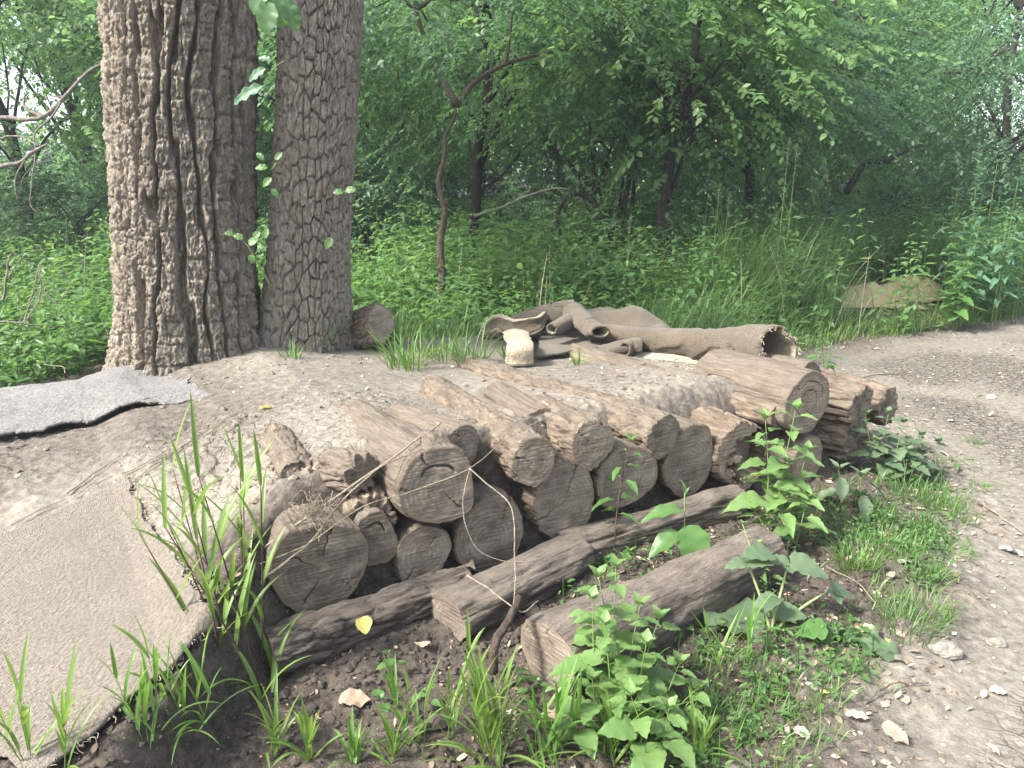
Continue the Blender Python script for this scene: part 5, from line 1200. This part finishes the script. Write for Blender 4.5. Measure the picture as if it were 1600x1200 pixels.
hanging("ivy sprig climbing the right side of the massive trunk", 395, 400, 3.72, [(380, 372, 3.68, -.9, -.3, .4, .045, .035), (388, 380, 3.68, .7, -.3, .3, .05, .04), (396, 372, 3.7, .6, -.2, .6, .045, .035), (402, 385, 3.72, .9, -.2, .1, .05, .04), (365, 366, 3.68, -.6, -.3, .2, .04, .03), (412, 372, 3.74, .4, -.2, .8, .05, .035), (392, 398, 3.7, .2, -.3, -.8, .04, .035)], 'leaf_herb', [(425, 450, 3.8), (405, 415, 3.74), (388, 385, 3.69), (366, 366, 3.69)])
hanging("single pair of ivy leaves on the front of the slimmer trunk", 540, 300, 4.03, [(536, 300, 4.02, -.9, -.3, .1, .05, .035), (540, 298, 4.02, .8, -.3, .2, .055, .04), (518, 372, 4.0, -.3, -.3, -.5, .06, .045)], 'leaf_herb', [(540, 310, 4.05), (540, 302, 4.03), (539, 298, 4.03)])
# ---------------------------------------------------------------- loose bits: leaves, chips, crumbs, straws
def flat_bits(name, label, pts, R_, size, mat, asp=(.35, .9), tilt=.35, kind="stuff", curl=.25):
    n = len(pts); a = R_.uniform(0, 6.28, n); y = np.stack([np.cos(a), np.sin(a), R_.normal(0, tilt, n)], -1)
    nz = np.array([0, 0, 1.]) + R_.normal(0, tilt, (n, 3))
    T = LEAF6_V.copy(); T[:, 2] = np.array([0, .10, .04, curl * .2, .04, .10]) ; L = size * np.exp(R_.normal(0, .45, n))
    V, Q = leaf_batch((T, LEAF6_Q), pts, y, nz, L, L * R_.uniform(*asp, n)); V = V.copy(); V[:, :] += 0
    o = part(name, V, Q, M[mat], None, False); setp(o, label, None, None, kind); return o
def area(n, region, seed, f):
    R_ = np.random.default_rng(seed); x = R_.uniform(region[0], region[1], n); y = R_.uniform(region[2], region[3], n); s, t = st(x, y); sd = path_sd(x, y)
    ok = R_.random(n) < f(x, y, s, t, sd); x, y = x[ok], y[ok]; return np.stack([x, y, hgt(x, y) + .003], -1), R_
pts, R_ = area(60000, (-1.2, 5.5, 1.0, 8.5), 71, lambda x, y, s, t, sd: np.clip(.75 * sstep(-1.3, -.3, sd) * sstep(.40, -.05, sd) + .035 + .5 * sstep(1.4, 2.2, s) * sstep(.1, .5, t) * sstep(1.9, 1.2, t), 0, 1) * np.clip(.55 + 1.3 * fbm(x * 2.1, y * 2.1, 3., 3), .08, 1) * np.where((s > -.1) & (s < 2.7) & (t > -.05) & (t < .4), .25, 1))
flat_bits("leaf_litter", "scattered dry leaf scraps and pale flakes on the soil and the path edge", pts, R_, .017, 'litter')
pts, R_ = area(16000, (-2.8, 2.5, 1.6, 5.2), 72, lambda x, y, s, t, sd: np.where((t > .3) & (t < 2.6) & (s < 2.6), .35 + .5 * sstep(.5, 1.6, s), 0) * np.clip(.5 + 1.3 * fbm(x * 2.6, y * 2.6, 8., 3), .05, 1) * (1 - .6 * CRACKF(x, y)))
flat_bits("wood_chips", "small wood chips and bark crumbs strewn on top of the mound", pts, R_, .013, 'litter', (.25, .6))
pts, R_ = area(9000, (-1.0, 2.2, 1.2, 3.2), 73, lambda x, y, s, t, sd: np.where((t < .02) & (sd < -.1), .5, 0) * np.clip(.4 + 1.6 * fbm(x * 3.1, y * 3.1, 2., 3), .03, 1))
flat_bits("dark_litter", "crumbled brown leaf bits on the dark soil before the logs", pts, R_, .013, 'dead_leaf')
def crumbs(name, label, pts, R_, size, mat):
    ico = []; ph = (1 + 5 ** .5) / 2
    for a in (-1, 1):
        for b in (-ph, ph): ico += [(0, a, b), (a, b, 0), (b, 0, a)]
    I = np.array(ico) / 1.9; n = len(pts); F_ = []
    for i in range(12):
        for j in range(i + 1, 12):
            for k in range(j + 1, 12):
                d = [np.linalg.norm(I[p] - I[q]) for p, q in ((i, j), (j, k), (i, k))]
                if max(d) < 1.2: 
                    c = np.cross(I[j] - I[i], I[k] - I[i]) @ I[i]; F_.append((i, j, k) if c > 0 else (i, k, j))
    T = np.array(F_); sz = size * np.exp(R_.normal(0, .5, n)); V = I[None] * R_.uniform(.6, 1.25, (n, 12, 1)) * (sz[:, None, None] * np.stack([R_.uniform(.7, 1.4, n), R_.uniform(.7, 1.4, n), R_.uniform(.5, .9, n)], -1)[:, None]) 
    V = V + pts[:, None]; Tn = T[None] + (np.arange(n) * 12)[:, None, None]
    o = part(name, V.reshape(-1, 3), Tn.reshape(-1, 3), M[mat], None, False); setp(o, label, None, None, "stuff")
pts, R_ = area(22000, (-1.2, 2.3, 1.1, 3.3), 74, lambda x, y, s, t, sd: np.where((t < .12) & (sd < -.05), .7, 0) * np.clip(.5 + 1.5 * fbm(x * 3, y * 3, 4., 3), .05, 1)); crumbs("soil_crumbs", "dark crumbs of moist soil in front of the log stack", pts, R_, .006, 'crumb_dark')
pts, R_ = area(5200, (-2.6, 2.2, 1.9, 4.6), 75, lambda x, y, s, t, sd: np.where((t > .2) & (t < 2.5), .35, 0) * np.clip(.2 + 1.6 * fbm(x * 2.2, y * 2.2, 5., 3), .02, 1)); crumbs("dirt_crumbs", "pale crumbs of dried mud on top of the mound", pts, R_, .006, 'crumb')
pts, R_ = area(4200, (-1., .3, 2.2, 3.6), 76, lambda x, y, s, t, sd: sstep(.11, .04, np.hypot(s - .13, (t - .36) * .9)) + .35 * sstep(.25, .05, np.hypot(s - .0, t - .42)) ); crumbs("mud_clods", "loose clods of broken mud around the short chunk in the hollow", pts, R_, .010, 'crumb')
pts, R_ = area(700, (-2.6, 3.2, 1.3, 4.6), 77, lambda x, y, s, t, sd: .22 + 0 * x); crumbs("white_fluff", "tiny white tufts of tree fluff dotted over the soil", pts, R_, .0032, 'fluff')
# single leaves one can point at
def leaf_thing(label, px, py, L, W, mat, az, tilt=.12, lift=.012, tmpl=None, name="fallen_leaf", pos=None, nz=None, group="fallen leaves"):
    p = gp(px, py) if pos is None else np.array(pos); p = p + [0, 0, lift]
    y = np.array([math.cos(az), math.sin(az), tilt]); n_ = np.array([U(-.3, .3), U(-.4, .1), 1.]) if nz is None else np.array(nz)
    V, Q = leaf_batch(tmpl or LF_BROAD, p, y, n_, L, W); V = V + .16 * L * fbm(V[:, 0] * 40, V[:, 1] * 40, 1., 2)[:, None] * np.array([0, 0, 1.])
    return solo(name, V, Q, M[mat], label, "leaf", p, group)
leaf_thing("big grey green leaf with holes flopped beside the squared base log", 1110, 965, .24, .22, 'leaf_dull', -.8, .05, .035, LF_HEART)
leaf_thing("large wilted dark green leaf lying flat near the stone", 1320, 1002, .19, .095, 'leaf_dull', -.55, .0, .02)
leaf_thing("curled green leaf hanging over the verge left of the wilted dark one", 1288, 1010, .10, .09, 'leaf_herb', 2.9, -.2, .06, LF_HEART)
leaf_thing("brown dead leaf curled on the wilted dark green one", 1332, 995, .075, .035, 'dead_leaf', -.4, .1, .04)
leaf_thing("bright yellow leaf lying on the dry mound", 405, 642, .085, .03, 'yellow_leaf', .35, .05, .012)
pl = at_z(566, 962, .152); leaf_thing("pale yellow leaf with dark holes resting on the knotted base log", 0, 0, .055, .05, 'yellow_leaf', -1.2, -.5, 0, LF_BROAD, pos=pl, nz=(.15, -.8, .7))
leaf_thing("small yellow leaf scrap on the verge above the bottom grass", 1282, 1090, .028, .022, 'yellow_leaf', .4)
leaf_thing("yellow petal shaped scrap beside the wilted leaf", 1385, 1018, .03, .02, 'yellow_leaf', 1.0, .1, .03)
leaf_thing("folded brown leaf on the dark soil at the bottom left", 530, 1105, .085, .06, 'dead_leaf', .1, .25, .015)
leaf_thing("pale tan leaf standing up beside the short base log", 660, 1012, .045, .045, 'dead_leaf_pale', -1.4, .4, .015, LF_HEART)
leaf_thing("thin curl of bark lying on the short base log", 715, 888, .085, .035, 'bark_chip', -.7, 0, .03)
leaf_thing("cream coloured dead leaf in the middle of the path edge", 1560, 860, .10, .045, 'white_leaf', -.5, .05, .012)
leaf_thing("cream leaf on the verge below the dense dark tuft", 1404, 885, .07, .06, 'white_leaf', .3, .15, .02)
for i, (px, py, L, mat, lab) in enumerate(((1308, 975, .07, 'dead_leaf_pale', "crumpled tan leaf above the wilted dark one"), (1555, 622, .10, 'white_leaf', "pale leaf on the path right of the isolated tuft"), (1270, 1045, .05, 'dead_leaf', "brown scrap beside the curled green leaf"), (1320, 1125, .09, 'dead_leaf_pale', "large tan leaf near the bottom of the verge"), (1378, 1140, .10, 'bark_chip', "long bark flake at the bottom of the path edge"), (1555, 1010, .05, 'dead_leaf_pale', "tan leaf alone on the cracked path"), (1545, 1085, .06, 'white_leaf', "whitish curled leaf low on the path"), (1190, 905, .05, 'dead_leaf', "reddish brown leaf under the yellow green young weed"), (1240, 1145, .06, 'dead_leaf_pale', "tan leaf at the bottom edge right of centre"), (870, 1130, .07, 'dead_leaf', "brown leaf folded at the foot of the low seedling cluster"), (790, 1120, .05, 'white_leaf', "white scrap among the bottom grass blades"), (905, 860, .04, 'white_leaf', "white fluffy scrap on the rounded base log"), (30, 745, .05, 'dead_leaf_pale', "tan triangle of leaf on the bare soil at the left"), (20, 608, .05, 'white_leaf', "pale leaf resting on the grey carpet"), (1430, 700, .06, 'dead_leaf', "dull brown leaf behind the bushy weed"), (1480, 660, .07, 'dead_leaf_pale', "tan leaf on the path just past the last log"), (1540, 1170, .05, 'dead_leaf_pale', "small tan leaf at the bottom right corner"))):
    leaf_thing(lab, px, py, L * .75, L * .75 * U(.4, .75), mat, U(0, 6.28), U(0, .25), .012)
# the stone beside the path
def stone(label, px, py, r, seed):
    p = gp(px, py); n, m = 24, 16; th = np.linspace(0, 2 * np.pi, n, endpoint=False)[None]; ph = np.linspace(-1.5, 1.5, m)[:, None]
    D = np.stack([np.cos(ph) * np.cos(th), np.cos(ph) * np.sin(th), np.sin(ph) + 0 * th], -1)
    q = r * (1 + .5 * fbm(D[..., 0] * 1.4 + seed, D[..., 1] * 1.4, D[..., 2] * 1.4, 3)); V = D * q[..., None] * [1.15, .9, .72] + p + [0, 0, r * .35]
    solo("stone", V.reshape(-1, 3), [grid_quads(m, n, True), np.arange(n)[::-1][None], (np.arange(n) + (m - 1) * n)[None]], M['stone'], label, "stone", p, None, False)
stone("grey angular stone at the edge of the path", 1476, 1022, .038, 3); stone("pale flat stone half sunk in the path", 1556, 1010, .025, 8); stone("round clod like stone below the broken chunk", 552, 768, .035, 5)
# sticks, straws and dry vines
def stick(label, pts_, r0, r1, mat='straw', name="straw", cat="straw", group="dry stalks and twigs", n=26, wob=.006):
    c = curve(pts_, n); c = c + wob * np.stack([fbm(np.arange(n) * .3, k, r0 * 999 + len(label), 3) for k in (0., 5., 9.)], -1)
    V, P = tube(c, np.linspace(r0, r1, n), 6); return solo(name, V, P, M[mat], label, cat, c[0], group)
def g2(px, py, up=.01): return ground(px, py, up)
def L_(px, py, lam): return at_lam(px, py, lam)
stick("long straw laid from the tall grass over the front log towards the stub log", [L_(392, 872, 2.42), L_(470, 815, 2.42), L_(560, 752, 2.46), L_(640, 695, 2.56), L_(690, 660, 2.75)], .0048, .003)
stick("second straw running close under the long straw", [L_(410, 905, 2.34), L_(480, 850, 2.34), L_(530, 790, 2.38), L_(590, 732, 2.46), L_(660, 700, 2.54)], .0042, .002)
stick("thin pale stalk across the face of the stub log", [L_(405, 880, 2.28), L_(480, 850, 2.26), L_(570, 790, 2.34), L_(640, 770, 2.42), L_(730, 732, 2.42), L_(800, 680, 2.62), L_(880, 640, 2.95)], .0018, .0012)
stick("dry vine hanging in a loop in front of the leaning weathered log", [L_(733, 732, 2.40), L_(724, 780, 2.38), L_(727, 822, 2.38), L_(748, 860, 2.40), L_(790, 876, 2.42), L_(835, 878, 2.44)], .0019, .0013, name="dry_vine", cat="vine")
stick("dry vine falling straight down from the stub log to the ground", [L_(733, 732, 2.40), L_(770, 762, 2.38), L_(800, 795, 2.36), L_(803, 860, 2.33), L_(805, 925, 2.28), L_(795, 968, 2.26)], .0024, .002, name="dry_vine", cat="vine")
stick("knotty dead root standing between the short base log and the squared beam", [L_(812, 930, 2.28), L_(800, 960, 2.24), L_(785, 985, 2.2), L_(772, 1015, 2.18), L_(770, 1050, 2.2)], .011, .014, 'bark_thin', "dead_root", "root", None)
stick("thin twig lying over the short base log", [L_(730, 900, 2.36), L_(770, 925, 2.30), L_(815, 955, 2.26), L_(840, 940, 2.3)], .003, .0015)
stick("straw lying on the path at the right border", [g2(1535, 790), g2(1565, 812), g2(1600, 838)], .004, .003)
stick("straw bent across the verge in front of the tall bright weed", [g2(1290, 890), g2(1340, 925, .03), g2(1380, 965)], .0025, .0015)
stick("thin twig lying on the path among the leaf scraps", [g2(1320, 600), g2(1370, 588), g2(1410, 587)], .004, .003, 'bark_thin')
stick("bent twig on the path near the bottom", [g2(1352, 1105), g2(1390, 1082, .02), g2(1450, 1072)], .003, .0015, 'deadwood')
stick("old twig lying on the grey carpet", [g2(45, 575, .10), g2(70, 592, .10), g2(100, 597, .10), g2(106, 606, .09)], .004, .003, 'straw')
for i in range(15):
    x0, y0 = RA.uniform(-30, 330), RA.uniform(0, 1); px = x0; py = 905 - x0 * .62 + RA.uniform(-80, -8)
    ln = RA.uniform(60, 190); px2 = px + ln; py2 = py - ln * RA.uniform(.5, .72)
    if py2 < 640: continue
    stick(f"thin straw trodden into the soil along the upper edge of the tan carpet", [g2(px, py), g2((px + px2) / 2, (py + py2) / 2 + RA.uniform(-6, 6), .012), g2(px2, py2)], RA.uniform(.0016, .0036), .001, group="trodden straws along the tan carpet")
# a ball of fine dry roots caught where the straws cross
bag = Bag(); R_ = np.random.default_rng(5); c0 = L_(497, 800, 2.36)
for i in range(46):
    p = c0 + R_.normal(0, 1, 3) * [.022, .015, .026]; bag.add(*tube(curve([p, p + R_.normal(0, .022, 3), p + R_.normal(0, .022, 3), p + R_.normal(0, .03, 3)], 9), .0011, 4, False))
V, P = bag.data(); solo("root_tangle", V, P, M['straw'], "tangle of fine dry roots caught under the straws", "roots", c0)
# ---------------------------------------------------------------- moist bright air between here and the far trees
def haze(d):
    lo, hi = np.array([-45, -10, -2.0]), np.array([50, 62, 24.0])
    V = np.array([[x, y, z] for z in (lo[2], hi[2]) for y in (lo[1], hi[1]) for x in (lo[0], hi[0])])
    Q = np.array([[0, 2, 3, 1], [4, 5, 7, 6], [0, 1, 5, 4], [2, 6, 7, 3], [0, 4, 6, 2], [1, 3, 7, 5]])
    m = bpy.data.materials.new("haze"); m.use_nodes = True; t = m.node_tree; t.nodes.clear()
    v = t.nodes.new("ShaderNodeVolumePrincipled"); v.inputs["Color"].default_value = (.80, .91, 1, 1); v.inputs["Density"].default_value = d; v.inputs["Anisotropy"].default_value = .3
    o_ = t.nodes.new("ShaderNodeOutputMaterial"); t.links.new(v.outputs[0], o_.inputs["Volume"])
    o = part("haze", V, Q, m, None, False); setp(o, "thin bluish haze in the air of the wood", None, None, "stuff")
haze(.0026)
